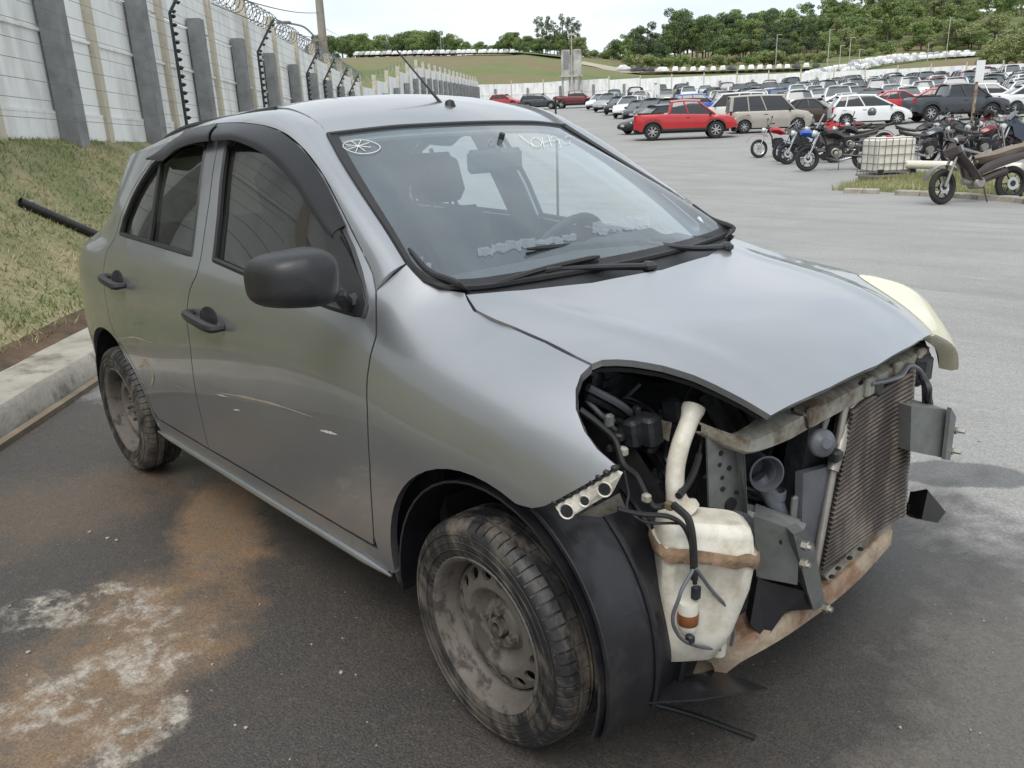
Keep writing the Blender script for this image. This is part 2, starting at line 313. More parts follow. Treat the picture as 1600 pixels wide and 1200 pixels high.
# ================================================================== kerb and grass bank beside the bay
d_=np.array([-.752,.657,0]);d_/=np.linalg.norm(d_); n_=np.array([-d_[1],d_[0],0]); n_=-n_ if n_[0]>0 else n_      # away from the bay
K0=np.array([-3.391,-1.159,0.])
def KP(t,u,z): return K0+d_*t+n_*u+np.array([0,0,z])
if (KP(0,1,0)-CX)@RGT>(KP(0,0,0)-CX)@RGT: n_=-n_
M['kerbc']=pm('kerb_concrete',(.34,.315,.27),.85,0,var=.2,scale=5,dirt=(.10,.085,.06),dirtscale=4,dirtthr=(.52,.7),bump=.6,bscale=30)
M['soil']=pm('bare_soil',(.10,.065,.04),.95,0,var=.4,scale=6,bump=.8,bscale=20)
M['turf']=pm('turf_soil',(.17,.175,.085),.95,0,col2=(.32,.27,.165),thr=(.4,.66),scale=1.6,bump=.6,bscale=14)
M['blade']=pm('grass_blade',(.20,.245,.085),.7,0,col2=(.43,.38,.21),thr=(.42,.64),scale=1.3,det=6)
kerb=thing('concrete_kerb','weathered pale concrete kerb along the foot of the grass bank','kerb',K0)
L_k=2.0
for k in range(-3,14):
    t0=k*L_k; sec=[(0.0,0.0),(.02,.11),(.05,.145),(.40,.155),(.44,.14),(.46,0)]
    sec=[(u+.004*math.sin(k*3+u*9),z+.004*math.sin(k*5.1)) for u,z in sec]
    G=np.array([[KP(t,u,z)-K0 for u,z in sec] for t in np.linspace(t0+.006,t0+L_k-.006,9)]); G[...,2]+=rng.normal(0,.003,G.shape[:2])*(G[...,2]>.05)
    m=MB().grid(G); m.add(G[0],[tuple(range(6))]); m.add(G[-1],[tuple(range(5,-1,-1))]); m.build('kerb_stone','kerbc',kerb,angle=35)
MB().box((0,0,0),(30,.05,.03),rotz(math.atan2(d_[1],d_[0]))).build('gutter_batten',pm('wet_batten',(.16,.13,.09),.8,0,var=.3,scale=5),None).location=KP(12,-.06,.012)
tag(bpy.data.objects['gutter_batten'],'thin weathered timber batten lying in the gutter against the kerb','batten')
K_=6677.
FP0=atD(96,217,K_/(740-96)); fu=float((FP0-K0)@n_); ft=float((FP0-K0)@d_); fz0=float(FP0[2]); print('fence',fu,ft,fz0)
def fbase(t): return fz0-.022*(t-ft)
def bankz(t,u):
    zt=fbase(t); x=(u-.85)/(fu-.85)
    if u<.46: return .0
    if u<.85: return .02+.10*((u-.46)/.39)**2
    x=min(max(x,0),1.15); s=x*x*(3-2*x) if x<1 else 1; return .12+(zt-.12)*(.45*x+.55*s) + .03*math.sin(t*1.3+u*2)*math.sin(math.pi*min(x,1))
ts=np.linspace(-5.5,60,132); us=np.concatenate([np.linspace(.44,.9,6),np.linspace(1.0,fu+.3,22),np.array([fu+1,fu+4,fu+25])])
tag(MB().grid(np.array([[KP(t,u,bankz(t,u)) for u in us] for t in ts])).build('grass_bank','turf',angle=80),kind='structure')
tag(MB().grid(np.array([[KP(t,u,bankz(t,u)+.012+.01*math.sin(t*4+u*20)) for u in np.linspace(.45,.84,6)] for t in ts])).build('ditch','soil',angle=80),kind='structure')
gv=[];gf=[]
NB=46000; tt=rng.uniform(-3,22,NB); tt=np.where(rng.random(NB)<.55,rng.uniform(-1.5,8,NB),tt); uu=rng.uniform(.74,fu+.05,NB)
for i in range(NB):
    t,u=tt[i],uu[i]
    if u<.9 and rng.random()<.5: continue
    p=KP(t,u,bankz(t,u)-.005); a=rng.uniform(0,6.283); h=rng.uniform(.02,.06)*(1.3 if u<1.1 else 1); wd=rng.uniform(.004,.009); ln=rng.uniform(-.05,.05,2); k=len(gv)
    dx,dy=math.cos(a)*wd,math.sin(a)*wd; gv+=[(p[0]-dx,p[1]-dy,p[2]),(p[0]+dx,p[1]+dy,p[2]),(p[0]+ln[0],p[1]+ln[1],p[2]+h)]; gf.append((k,k+1,k+2))
me=bpy.data.meshes.new('bank_grass'); me.from_pydata(gv,[],gf); me.materials.append(M['blade']); o=bpy.data.objects.new('bank_grass',me); COL.objects.link(o); tag(o,'short patchy green and straw coloured grass on the sloping bank','grass',kind='stuff')
# black pipe on the bank
pa=None
def onbank(px,py):
    for D in np.arange(3,30,.02):
        p=atD(px,py,D); t=(p-K0)@d_;u=(p-K0)@n_
        if p[2]<=bankz(t,u)+.03: return p
    return p
a=onbank(32,320);b=onbank(160,375); print('pipe',a,b)
M['pipe']=pm('black_pipe',(.016,.016,.017),.4,0,var=.3,scale=10)
pb=thing('black_pipe','long black plastic pipe lying slanted on the grass bank','pipe',(0,0,0))
P=np.array([a,a*.5+b*.5,b+(b-a)*.25])+np.array([0,0,.03]); m=MB().tube(P,.045,12,False); m.tube(P,.040,12,False); m.build('pipe_tube','pipe',pb); c=a+(b-a)*.12+np.array([0,0,.035]); MB().bbox(c+np.array([0,0,.035]),(.05,.09,.03),bev=.008).build('pipe_clip','alu',pb)
# ================================================================== perimeter wall
M['wallp']=pm('white_wall_panel',(.80,.81,.79),.75,0,var=.05,scale=3,dirt=(.44,.44,.41),dirtscale=2.2,dirtthr=(.47,.80),stretch=(1,1,.25),bump=.1,bscale=30)
M['creamp']=pm('cream_post_paint',(.52,.48,.38),.8,0,var=.1,scale=4,dirt=(.33,.28,.2),dirtscale=4,dirtthr=(.5,.8))
M['greyp']=pm('grey_concrete_post',(.215,.222,.224),.85,0,var=.2,scale=4,bump=.3,bscale=25,dirt=(.14,.14,.135),dirtscale=3,dirtthr=(.52,.8))
M['wirem']=pm('galvanised_wire',(.20,.21,.22),.5,.6,var=.2,scale=20)
M['iron']=pm('dark_iron',(.03,.035,.035),.6,.2,var=.3,scale=20)
fa=math.atan2(d_[1],d_[0]); SP=2.8
def wbox(t0,t1,u0,u1,z0,z1,slope=-.022):
    """box running along the wall, following its fall; returns a builder"""
    V=[]
    for z in(z0,z1):
        for t,u in((t0,u0),(t1,u0),(t1,u1),(t0,u1)): V.append(KP(t,u,fbase(t)+z))
    return MB().add(V,[(3,2,1,0),(4,5,6,7),(0,1,5,4),(1,2,6,5),(2,3,7,6),(3,0,4,7)])
wall=thing('perimeter_wall','tall white panel wall with cream posts and grey buttresses above the grass bank','wall',(0,0,0))
WH=2.85
nb=11
for k in range(-6,nb):
    tp=ft+1.3+SP*k; 
    wbox(tp-.075,tp+.075,fu-.10,fu+.10,-.3,WH+.42).build('wall_post','creamp',wall,smooth=False)
    if k<nb-1:
        a0,a1=tp+.077,tp+SP-.077
        for z0,z1,dd in((-.3,.30,-.03),(.33,1.27,.0),(1.31,2.06,.0),(2.10,WH,.0)):
            j=rng.uniform(-.006,.006); wbox(a0,a1,fu-.02+dd+j,fu+.05+j,z0,z1).build('wall_panel','wallp',wall,smooth=False)
        for z in(.30,1.27): wbox(a0,a1,fu-.055,fu-.022,z+.0,z+.035).build('panel_ledge','wallp',wall,smooth=False)
        tg=ft+SP*(k+1); wbox(tg-.13,tg+.13,fu-.30,fu-.058,-.35,2.22).build('buttress','greyp',wall,smooth=False)
        m=MB(); nq=160
        if k>=1:
            q=np.linspace(0,2*math.pi*15,15*14); P=np.array([KP(a0+(a1-a0)*i/len(q)+.10*math.sin(qq*.5),fu+.02+.23*math.cos(qq),fbase(tp)+WH+.22+.23*math.sin(qq)) for i,qq in enumerate(q)]); m.tube(P,.009,4); 
            for i in range(0,len(P),3): m.box(P[i],(.05,.012,.03),rotz(i))
            m.build('razor_wire_coil','wirem',wall)
for z in np.linspace(.2,2.7,13): 
    m=MB(); m.tube(np.array([KP(t,fu-.34,fbase(t)+z) for t in np.linspace(ft-7,ft+SP*(nb-1),24)]),.0035,4); m.build('electric_wire','wirem',wall)
for k in (1,3,5,6,7,8):
    tq=ft+SP*k+1.0; pole=MB(); P=[KP(tq,fu-.34,fbase(tq)-.1),KP(tq,fu-.34,fbase(tq)+2.05),KP(tq+.15,fu-.75,fbase(tq)+2.75)]; pole.tube(P,.028,7); po=pole.build('fence_energiser_pole','iron',wall); ins=MB()
    for i in range(15):
        z=.12+i*.135; ins.lathe([(0,.03),(.03,.02),(.055,-.0),(.03,-.03),(0,-.04)],KP(tq+.05,fu-.37,fbase(tq)+z),'z',7)
    for i in range(5):
        f=i/5+.1; ins.lathe([(0,.03),(.03,.02),(.05,-.0),(0,-.04)],np.array(P[1])*(1-f)+np.array(P[2])*f+np.array([.05,0,-.05]),'z',7)
    io=ins.build('insulator_row','iron',po); io['kind']='stuff'
# the wall turns and goes on behind the car, then the far white fence of the lot
def farwall(name,label,pts,H,sp,cream=True,grey=True,top=0.):
    w_=thing(name,label,'wall',(0,0,0)); P=np.array(pts)
    seg=[]
    for a,b in zip(P[:-1],P[1:]):
        L=np.linalg.norm((b-a)[:2]); n=max(1,int(round(L/sp))); dv=(b-a)/n; an=math.atan2(dv[1],dv[0]); R=rotz(an); l=np.linalg.norm(dv[:2]); nv=np.array([-dv[1],dv[0],0])/l; 
        if (CX-a)@nv<0: nv=-nv
        for k in range(n):
            p=a+dv*k; hh=H+.0; st=rng.uniform(-.03,.03)
            MB().box(p+dv/2+np.array([0,0,hh/2-.3+st]),(l*.97,.08,hh+.6),R).build('wall_panel','wallp',w_,smooth=False)
            MB().box(p+dv/2+nv*.06+np.array([0,0,hh*.52]),(l*.97,.05,.06),R).build('panel_ledge','wallp',w_,smooth=False)
            if cream: MB().box(p+np.array([0,0,hh/2]),(.14,.2,hh+.9),R).build('wall_post','creamp',w_,smooth=False)
            if grey: MB().box(p+dv*.5+nv*.2+np.array([0,0,hh*.34]),(.30,.25,hh*.9),R).build('buttress','greyp',w_,smooth=False)
    return w_
tE=ft+1.3+SP*(nb-1); c0=KP(tE,fu,fbase(tE)); 
q1=atD(655,176,52);q2=atD(748,168,92)
farwall('perimeter_wall','white panel wall with cream and grey posts running on beyond the utility pole','wall' and [c0+np.array([0,0,-.2]),np.array([q1[0],q1[1],q1[2]]),np.array([q2[0],q2[1],q2[2]])],2.75,2.9)
wv=thing('razor_wire','loose razor wire coil along the top of the wall beyond the utility pole','razor wire',(0,0,0)); m=MB(); A=np.array([c0,q1,q2]); S_=spline(A,400); m.tube(np.array([S_[i]+np.array([.2*math.cos(i*.9),0,2.95+.2*math.sin(i*.9)]) for i in range(400)]),.012,3); m.build('wire_coil','wirem',wv)
FF_=[(748,168,120),(800,166,122),(850,164,122),(905,161,118),(1000,160,114),(1150,156,110),(1300,152,106),(1450,147,102),(1620,142,98),(1800,136,94)]
farwall('boundary_fence','long white sheet boundary fence with thin posts behind the parked cars','x' and [atD(*q) for q in FF_],3.2,4.4,cream=True,grey=True)
# ================================================================== utility pole, lamps, wires, water tower
M['polec']=pm('pole_concrete',(.22,.20,.17),.85,0,var=.15,scale=3)
def polepx(D,px0,py0,px1,py1): return atD(px0,py0,D),atD(px1,py1,D)
t0,b0=atD(493,-60,30),atD(514,175,30); up=thing('utility_pole','tall concrete utility pole with a curved street lamp arm beside the wall','utility pole',(b0[0],b0[1],gz(b0[0],b0[1])))
o0=np.array(up.location); MB().tube(np.array([(0,0,0),t0-o0+np.array([0,0,0])]),[.20,.13],12).build('pole_shaft','polec',up)
a=atD(498,64,30)-o0;b=atD(443,35,29.5)-o0; MB().tube(spline([a,(a*.55+b*.45)+np.array([0,0,.22]),b],12),.035,7).build('lamp_arm','wirem',up); MB().bbox(b+np.array([0,0,.0]),(.55,.16,.10),frame((0,0,1),b-a),.04).build('lamp_head','wirem',up)
MB().box(atD(499,62,29.8)-o0,(.5,.12,.12),rotz(.3)).build('pole_crossarm','polec',up)
M['cable']=pm('overhead_cable',(.06,.06,.065),.6)
for i,(pa,pb_) in enumerate((((496,-5,30),(360,-30,12)),((497,20,30),(300,-25,10)),((499,60,30),(330,5,16)),((494,-20,30),(1750,-8,130)),((500,40,30),(560,70,150)))):
    a=atD(*pa);b=atD(*pb_); s_=np.linspace(0,1,30)[:,None]; P=a*(1-s_)+b*s_; P[:,2]-=(.12 if i!=3 else .6)*np.sin(np.pi*s_[:,0]); o=MB().tube(P,.010 if i!=3 else .03,4).build('overhead_cable','cable'); tag(o,['thin overhead cable sloping from the pole above the razor wire','overhead cable leaving the pole just below its lamp arm','lowest overhead cable from the pole over the near wall','long overhead cable crossing the whole sky above the lot','overhead cable running from the pole towards the grassy hill'][i],'cable')
a=atD(1100,66,150);b=atD(1760,36,150); s_=np.linspace(0,1,24)[:,None]; P=a*(1-s_)+b*s_; P[:,2]-=1.2*np.sin(np.pi*s_[:,0]); tag(MB().tube(P,.045,4).build('overhead_cable','cable'),'overhead cable passing in front of the wooded hillside','cable')
b0=atD(893,164,116); wt=thing('water_tower','weathered concrete water tower with two upright tanks behind the white fence','water tower',b0,HY)
M['towerc']=pm('tower_concrete',(.42,.41,.38),.85,0,var=.2,scale=1,dirt=(.22,.2,.17),dirtscale=.8)
for dx in(-.75,.85): MB().bbox((dx,0,5.6),(1.25,1.3,3.6),bev=.12).build('water_tank','towerc',wt)
for dx in(-1.2,-.2,.4,1.35): MB().box((dx,0,1.9),(.28,.4,4.0)).build('tower_leg','towerc',wt)
MB().box((0,0,3.9),(3.2,1.6,.25)).build('tower_deck','towerc',wt); MB().box((-.75,-.72,6.0),(.7,.1,2.2)).build('tank_hatch','greyp',wt); MB().tube([(.05,-.9,0),(.05,-.9,9.6)],.09,7).build('mast','towerc',wt); MB().bbox((.05,-.9,9.3),(.9,.3,.25),bev=.05).build('floodlight','towerc',wt)
def lampmast(px,py0,py1,D,label):
    b=atD(px,py0,D);t=atD(px,py1,D); o=thing('lamp_mast',label,'lamp post',b,HY,'slim lamp masts'); h=t[2]-b[2]; MB().tube([(0,0,-1),(0,0,h)],.10,6).build('mast','towerc',o); MB().bbox((.5,0,h),(1.4,.25,.14),bev=.04).build('lamp_head','towerc',o)
for i,(px,a,b,D) in enumerate(((1293,100,48,190),(1327,92,60,210),(1312,95,72,215),(1342,95,78,220),(1449,90,68,230),(1552,95,56,180),(1478,90,30,230),(690,90,50,280),(1212,100,56,200))): lampmast(px,a,b,D,'slim pale lamp mast standing on the far hillside road')
# slim stake behind the car
p=place(868,9); st=thing('marker_stake','slim black stake standing in the yard behind the car roof','stake',(p[0],p[1],p[2])); h=float(atD(867,153,9)[2]-p[2]); MB().tube([(0,0,0),(.01,.0,h*.6),(0,0,h)],[.018,.014,.010],7).build('stake_rod','rubber',st); MB().lathe([(0,.02),(.05,.015),(.06,0)],(0,0,0),'z',10).build('stake_foot','rubber',st)
# ================================================================== hills and trees beyond the fence
cols=[-500,0,400,520,620,700,820,900,1000,1100,1200,1300,1400,1500,1600,2100]
HP={150:[150,150,148,146,144,143,142,143,142,140,138,134,130,126,122,115],
    200:[115,115,112,110,108,108,108,114,121,119,116,112,108,105,104,100],
    250:[100,100,98,91,88,87,85,97,107,105,102,98,92,90,88,84],
    320:[98,98,96,93,90,88,80,88,96,93,88,78,66,54,46,30],
    430:[95,95,94,94,92,90,84,90,90,80,66,50,34,22,12,0],
    620:[99,99,98,98,96,94,90,92,92,84,72,56,40,28,18,6]}
DS=sorted(HP)
def hillp(px,D):
    ys=[float(np.interp(px,cols,HP[k])) for k in DS]; return atD(px,float(pchip(DS,ys,D)),D)
def hill_mat():
    m,t,b,nd,lk=newmat('hillside'); tc=nd.new('ShaderNodeTexCoord')
    def nz(s,st=(1,1,1)):
        mp=nd.new('ShaderNodeMapping'); mp.inputs['Scale'].default_value=st; lk.new(tc.outputs['Object'],mp.inputs[0]); n=nd.new('ShaderNodeTexNoise'); n.inputs['Scale'].default_value=s; n.inputs['Detail'].default_value=8; n.inputs['Roughness'].default_value=.62; lk.new(mp.outputs[0],n.inputs['Vector']); return n.outputs['Fac']
    r=nd.new('ShaderNodeValToRGB'); e=r.color_ramp; e.elements[0].position=.36; e.elements[0].color=(.09,.13,.035,1); e.elements[1].position=.66; e.elements[1].color=(.21,.125,.075,1)
    q=e.elements.new(.47); q.color=(.15,.18,.055,1); q=e.elements.new(.56); q.color=(.20,.165,.08,1)
    lk.new(nz(.022,(1,1,4)),r.inputs[0]); mx=nd.new('ShaderNodeMix'); mx.data_type='RGBA'; mx.blend_type='MULTIPLY'; mx.inputs[0].default_value=.5; lk.new(r.outputs[0],mx.inputs[6]); r2=nd.new('ShaderNodeValToRGB'); r2.color_ramp.elements[0].position=.3; r2.color_ramp.elements[0].color=(.5,.5,.5,1); r2.color_ramp.elements[1].color=(1.2,1.2,1.2,1); lk.new(nz(.4),r2.inputs[0]); lk.new(r2.outputs[0],mx.inputs[7]); lk.new(mx.outputs[2],b.inputs['Base Color']); b.inputs['Roughness'].default_value=.95; return m
M['hill']=hill_mat()
Dl=[124,135,150,175,200,225,250,285,320,370,430,520,620]; HP2=[]
G=[]
for px in np.linspace(-500,2100,131):
    G.append([hillp(px,D) if D>=150 else (lambda p:np.array([p[0],p[1],min(gz(p[0],p[1])-.3,p[2]) if D<130 else p[2]-.5]))(atD(px,float(np.interp(D,[124,150],[155-.01*px,np.interp(px,cols,HP[150])])),D)) for D in Dl])
tag(MB().grid(np.array(G)).build('hillside','hill',angle=80),kind='structure')
# pale dirt road climbing the hill
M['dirtroad']=pm('pale_dirt_road',(.36,.32,.26),.9,0,var=.12,scale=.1)
def road(pts,wd,name='dirt_road'):
    P=spline(np.array([hillp(*q) for q in pts]),40); T=np.gradient(P,axis=0); nrm=np.stack([-T[:,1],T[:,0],0*T[:,0]],1); nrm/=np.linalg.norm(nrm,axis=1)[:,None]
    tag(MB().grid(np.array([P+nrm*wd/2+np.array([0,0,.35]),P-nrm*wd/2+np.array([0,0,.35])])).build(name,'dirtroad'),kind='structure')
road([(1215,165),(1270,190),(1320,215),(1400,240),(1520,255),(1650,262)],9); road([(900,245),(940,232),(1000,215),(1100,212),(1270,210)],6); road([(560,252),(680,252),(800,250),(880,258)],5)
def leafmat(name,c1,c2):
    c1=tuple(q*1.65 for q in c1);c2=tuple(q*1.6 for q in c2)
    m=pm(name,c1,.65,0,col2=c2,thr=(.35,.7),scale=.5,det=4); return m
M['leafA']=leafmat('leaf_deep_green',(.045,.075,.022),(.10,.14,.045)); M['leafB']=leafmat('leaf_mid_green',(.07,.11,.03),(.15,.19,.06)); M['leafC']=leafmat('leaf_olive',(.09,.115,.045),(.19,.205,.08)); M['leafD']=leafmat('leaf_dark_pine',(.032,.056,.024),(.07,.10,.042))
M['bark']=pm('bark',(.11,.085,.065),.9,0,var=.3,scale=2)
def make_tree(kind,seed):
    r=np.random.default_rng(seed); m=MB(); V=[];F=[]; blobs=[]; tr=MB()
    if kind=='broad': H=12.; tr.tube([(0,0,-1),(.2,.1,3),(0,.2,7)],[.35,.28,.12],7); blobs=[(r.normal(0,2.0),r.normal(0,2.0),r.uniform(4.0,10.0),r.uniform(1.3,2.4)) for _ in range(15)]+[(0,0,8,2.8)]
    elif kind=='tall': H=18.; tr.tube([(0,0,-1),(.1,0,8),(0,.1,15)],[.32,.24,.08],7); blobs=[(r.normal(0,1.3),r.normal(0,1.3),r.uniform(6.5,16.5),r.uniform(1.0,2.0)) for _ in range(18)]
    elif kind=='eucalypt': H=20.; tr.tube([(0,0,-1),(.3,0,10),(0,.1,18)],[.25,.18,.05],7); blobs=[(r.normal(0,1.6),r.normal(0,1.6),z,r.uniform(.8,1.5)) for z in np.linspace(9,19,11)]
    else: H=6.; tr.tube([(0,0,-1),(.1,0,1.5),(0,.1,3)],[.2,.15,.06],6); blobs=[(r.normal(0,1.6),r.normal(0,1.6),r.uniform(1.0,4.2),r.uniform(1.0,1.7)) for _ in range(11)]
    for bx,by,bz,br in blobs:
        tr.tube([(0,0,max(.5,bz*.6)),(bx*.5,by*.5,bz*.82),(bx,by,bz)],[.09,.06,.03],4)
        n=int(95*br*br)
        for _ in range(min(n,420)):
            dv=r.normal(size=3); dv/=np.linalg.norm(dv); rad=br*(.55+.5*r.random()**.5); c=np.array([bx,by,bz])+dv*rad*np.array([1,1,.75]); s=r.uniform(.14,.34)
            nn=dv+r.normal(0,.6,3); nn/=np.linalg.norm(nn); a=np.cross(nn,r.normal(size=3)); a/=np.linalg.norm(a)+1e-9; b=np.cross(nn,a); k=len(V)
            V+=[c-a*s,c+b*s*.6,c+a*s,c-b*s*.6]; F.append((k,k+1,k+2,k+3))
    me=bpy.data.meshes.new('crown'); me.from_pydata([tuple(q) for q in V],[],F); me.update(); return me,tr.mesh('trunk','bark')
TREES={}
for kd,sd_,n in(('broad',1,3),('tall',2,3),('eucalypt',3,2),('bush',4,3)): TREES[kd]=[make_tree(kd,sd_*10+i) for i in range(n)]
LL={'leafA':'deep green ','leafB':'mid green ','leafC':'olive green ','leafD':'dark green '}
TL={'broad':'bushy broad tree','tall':'tall dense tree','eucalypt':'slender open-crowned eucalyptus','bush':'low rounded shrub'}
ZL={'l':'on the ridge behind the grassy hill','m':'in the grove behind the far car rows','r':'on the wooded slope above the climbing road','c':'beside the bare hilltop'}
tcount=0
def tree(kd,px,D,sc,leaf,zone,sink=.5):
    global tcount
    cr,tk=TREES[kd][tcount%len(TREES[kd])]; tcount+=1
    o=thing('shrub' if kd=='bush' else 'tree',LL[leaf]+TL[kd]+' '+ZL[zone],'shrub' if kd=='bush' else 'tree',hillp(px,D)-np.array([0,0,sink]),random.uniform(0,6.28),'%s%ss %s'%(LL[leaf],TL[kd],ZL[zone])); o.scale=(sc*random.uniform(.9,1.15),sc*random.uniform(.9,1.15),sc)
    for nm,me,mt in(('crown',cr,leaf),('trunk',tk,None)):
        c=bpy.data.objects.new(nm,me); COL.objects.link(c); c.parent=o
        if mt:
            if not me.materials: me.materials.append(M['leafA'])
            c.material_slots[0].link='OBJECT'; c.material_slots[0].material=M[mt]
U=random.uniform
for i in range(70): tree(random.choice(('broad','broad','bush')),485+i*5.2+U(-5,5),U(285,350),U(.55,.95)*(1 if i<44 else .6),random.choice(('leafA','leafB','leafA')),'l')
for px in(843,856,868,880,893,904,850,888): tree('eucalypt',px+U(-3,3),U(300,330),U(.62,.82),'leafD','c')
for i in range(40): tree(random.choice(('broad','bush')),800+i*5.6+U(-5,5),U(300,340),U(.5,.8),random.choice(('leafA','leafB','leafC')),'c')
for i in range(68): tree(random.choice(('tall','broad','tall')),985+i*4.8+U(-4,4),U(262,340),U(.75,1.12)*(1 if 1040<985+i*4.8<1200 else .75),random.choice(('leafD','leafA','leafD','leafB')),'m')
for i in range(26): tree('bush',985+i*12+U(-5,5),U(252,262),U(.5,.9),random.choice(('leafB','leafC')),'m',.2)
for i in range(70): tree(random.choice(('broad','tall','broad')),U(1180,1720),U(290,430),U(.7,1.15),random.choice(('leafA','leafB','leafC','leafB')),'r')
for i in range(50): tree(random.choice(('broad','bush')),U(1290,1700),U(268,300),U(.6,1.0),random.choice(('leafB','leafB','leafC')),'r')
for px,D,s in((1560,175,.9),(1585,165,1.0),(1610,160,1.1),(1600,190,1.2),(1630,170,1.2),(1572,200,1.1),(1540,185,.6)): tree('broad',px,D,s*.8,'leafC','r')
def woodland(name,spots,mat,label):
    VV=[];FF=[];off=0
    for i,(px,D,s) in enumerate(spots):
        me=TREES[('broad','tall')[i%2]][i%3][0]; n=len(me.vertices); a=np.empty(n*3); me.vertices.foreach_get('co',a); a=a.reshape(-1,4,3)[::3]; c=a.mean(1,keepdims=True); a=c+(a-c)*1.6; an=random.uniform(0,6.28); a=(a.reshape(-1,3)*s)@rotz(an).T+hillp(px,D); VV.append(a); k=len(a)//4; FF.append(np.arange(k*4).reshape(-1,4)+off); off+=len(a)
    me=bpy.data.meshes.new(name); me.from_pydata([tuple(q) for q in np.concatenate(VV)],[],[tuple(int(x) for x in q) for q in np.concatenate(FF)]); me.materials.append(M[mat]); o=bpy.data.objects.new(name,me); COL.objects.link(o); tag(o,label,'woodland',kind='stuff')
woodland('woodland',[(U(1040,1720),U(430,600),U(.8,1.2)) for _ in range(70)],'leafA','dense far woodland covering the top of the hill')
woodland('woodland',[(U(1180,1720),U(300,430),U(.7,1.0)) for _ in range(70)],'leafB','dense lighter woodland filling the slope between the trees')
# ================================================================== the silver hatchback
LOW=[(.1,.755),(.18,.775),(.28,.797),(.45,.815),(.65,.828)]
SEC={-3.12:[(.1,.50),(.28,.54),(.45,.57),(.65,.58),(.9,.57),(1.0,.50),(1.08,.36),(1.25,.2),(1.4,.12),(1.6,.05)],
-2.95:[(.1,.68),(.28,.72),(.45,.74),(.65,.75),(.9,.735),(1.0,.68),(1.06,.56),(1.12,.47),(1.25,.36),(1.4,.27),(1.6,.15)],
-2.7:[(.1,.755),(.28,.785),(.45,.803),(.65,.812),(.9,.80),(1.0,.765),(1.06,.69),(1.12,.64),(1.25,.56),(1.4,.465),(1.6,.32)],
-2.45:[(.1,.765),(.28,.797),(.45,.815),(.65,.826),(.9,.813),(1.0,.778),(1.06,.742),(1.15,.70),(1.25,.655),(1.4,.58),(1.6,.44)],
-2.1:LOW+[(.82,.828),(.92,.813),(1.0,.793),(1.06,.768),(1.12,.746),(1.25,.698),(1.4,.63),(1.5,.572),(1.6,.49)],
-1.5:LOW+[(.82,.829),(.92,.815),(1.0,.795),(1.06,.771),(1.12,.75),(1.25,.703),(1.4,.638),(1.5,.58),(1.6,.49)],
-.9:LOW+[(.82,.827),(.92,.812),(1.0,.79),(1.06,.765),(1.12,.738),(1.25,.68),(1.4,.603),(1.5,.545),(1.6,.45)],
-.6:LOW+[(.82,.825),(.92,.808),(1.0,.782),(1.06,.752),(1.12,.718),(1.25,.64),(1.4,.54),(1.6,.40)],
-.4:LOW+[(.80,.824),(.9,.806),(.98,.772),(1.05,.722),(1.11,.66),(1.2,.57),(1.4,.4),(1.6,.2)],
-.3:LOW+[(.79,.822),(.89,.80),(.97,.752),(1.03,.69),(1.08,.62),(1.2,.45),(1.6,.1)],
-.2:LOW+[(.78,.82),(.88,.793),(.95,.742),(1.0,.68),(1.035,.61),(1.08,.52),(1.2,.35),(1.6,.0)],
-.1:LOW+[(.77,.82),(.86,.795),(.93,.742),(.97,.685),(1.0,.615),(1.04,.52),(1.2,.25),(1.6,0)],
.05:[(.1,.75),(.28,.79),(.45,.812),(.65,.826),(.76,.818),(.84,.795),(.91,.742),(.95,.69),(.982,.63),(1.02,.55),(1.2,.2),(1.6,0)],
.2:[(.1,.74),(.28,.775),(.45,.8),(.65,.815),(.74,.805),(.82,.778),(.88,.735),(.93,.675),(.956,.63),(1.0,.54),(1.2,.15),(1.6,0)],
.35:[(.1,.70),(.28,.735),(.45,.765),(.65,.785),(.73,.777),(.80,.75),(.86,.705),(.90,.655),(.935,.59),(1.0,.45),(1.2,.1),(1.6,0)],
.5:[(.1,.62),(.28,.65),(.45,.68),(.65,.70),(.73,.69),(.8,.66),(.86,.60),(.9,.54),(1.0,.38),(1.2,0),(1.6,0)],
.7:[(.1,.45),(.28,.48),(.45,.5),(.65,.51),(.73,.5),(.8,.46),(.86,.40),(.9,.34),(1.0,.2),(1.2,0),(1.6,0)]}
_xs=sorted(SEC); GX=np.arange(-3.12,.7001,.01); GZ=np.arange(.1,1.6001,.01)
_S=np.array([pchip([a for a,b in SEC[x]],[b for a,b in SEC[x]],GZ) for x in _xs])
YG=np.array([pchip(_xs,_S[:,j],GX) for j in range(len(GZ))]).T
def _blur(A,n,ax):
    for _ in range(n):
        B=np.pad(A,[(1,1) if k==ax else (0,0) for k in (0,1)],mode='reflect',reflect_type='odd')
        A=(B[:-2]+2*B[1:-1]+B[2:])/4 if ax==0 else (B[:,:-2]+2*B[:,1:-1]+B[:,2:])/4
    return A
YG=_blur(_blur(YG,18,0),7,1)
def Yf(x,z):
    u=np.clip((np.asarray(x,float)+3.12)/.01,0,len(GX)-1.001);w_=np.clip((np.asarray(z,float)-.1)/.01,0,len(GZ)-1.001)
    i=u.astype(int);j=w_.astype(int);a=u-i;b=w_-j
    return (YG[i,j]*(1-a)+YG[i+1,j]*a)*(1-b)+(YG[i,j+1]*(1-a)+YG[i+1,j+1]*a)*b
def Nf(x,z,e=.02):
    fx=(Yf(x+e,z)-Yf(x-e,z))/(2*e); fz=(Yf(x,z+e)-Yf(x,z-e))/(2*e)
    n=np.stack([-fx,-np.ones_like(fx),-fz],-1); return n/np.linalg.norm(n,axis=-1)[...,None]   # outward on the right side (y<0)
_T=np.arange(.5,6,.004)
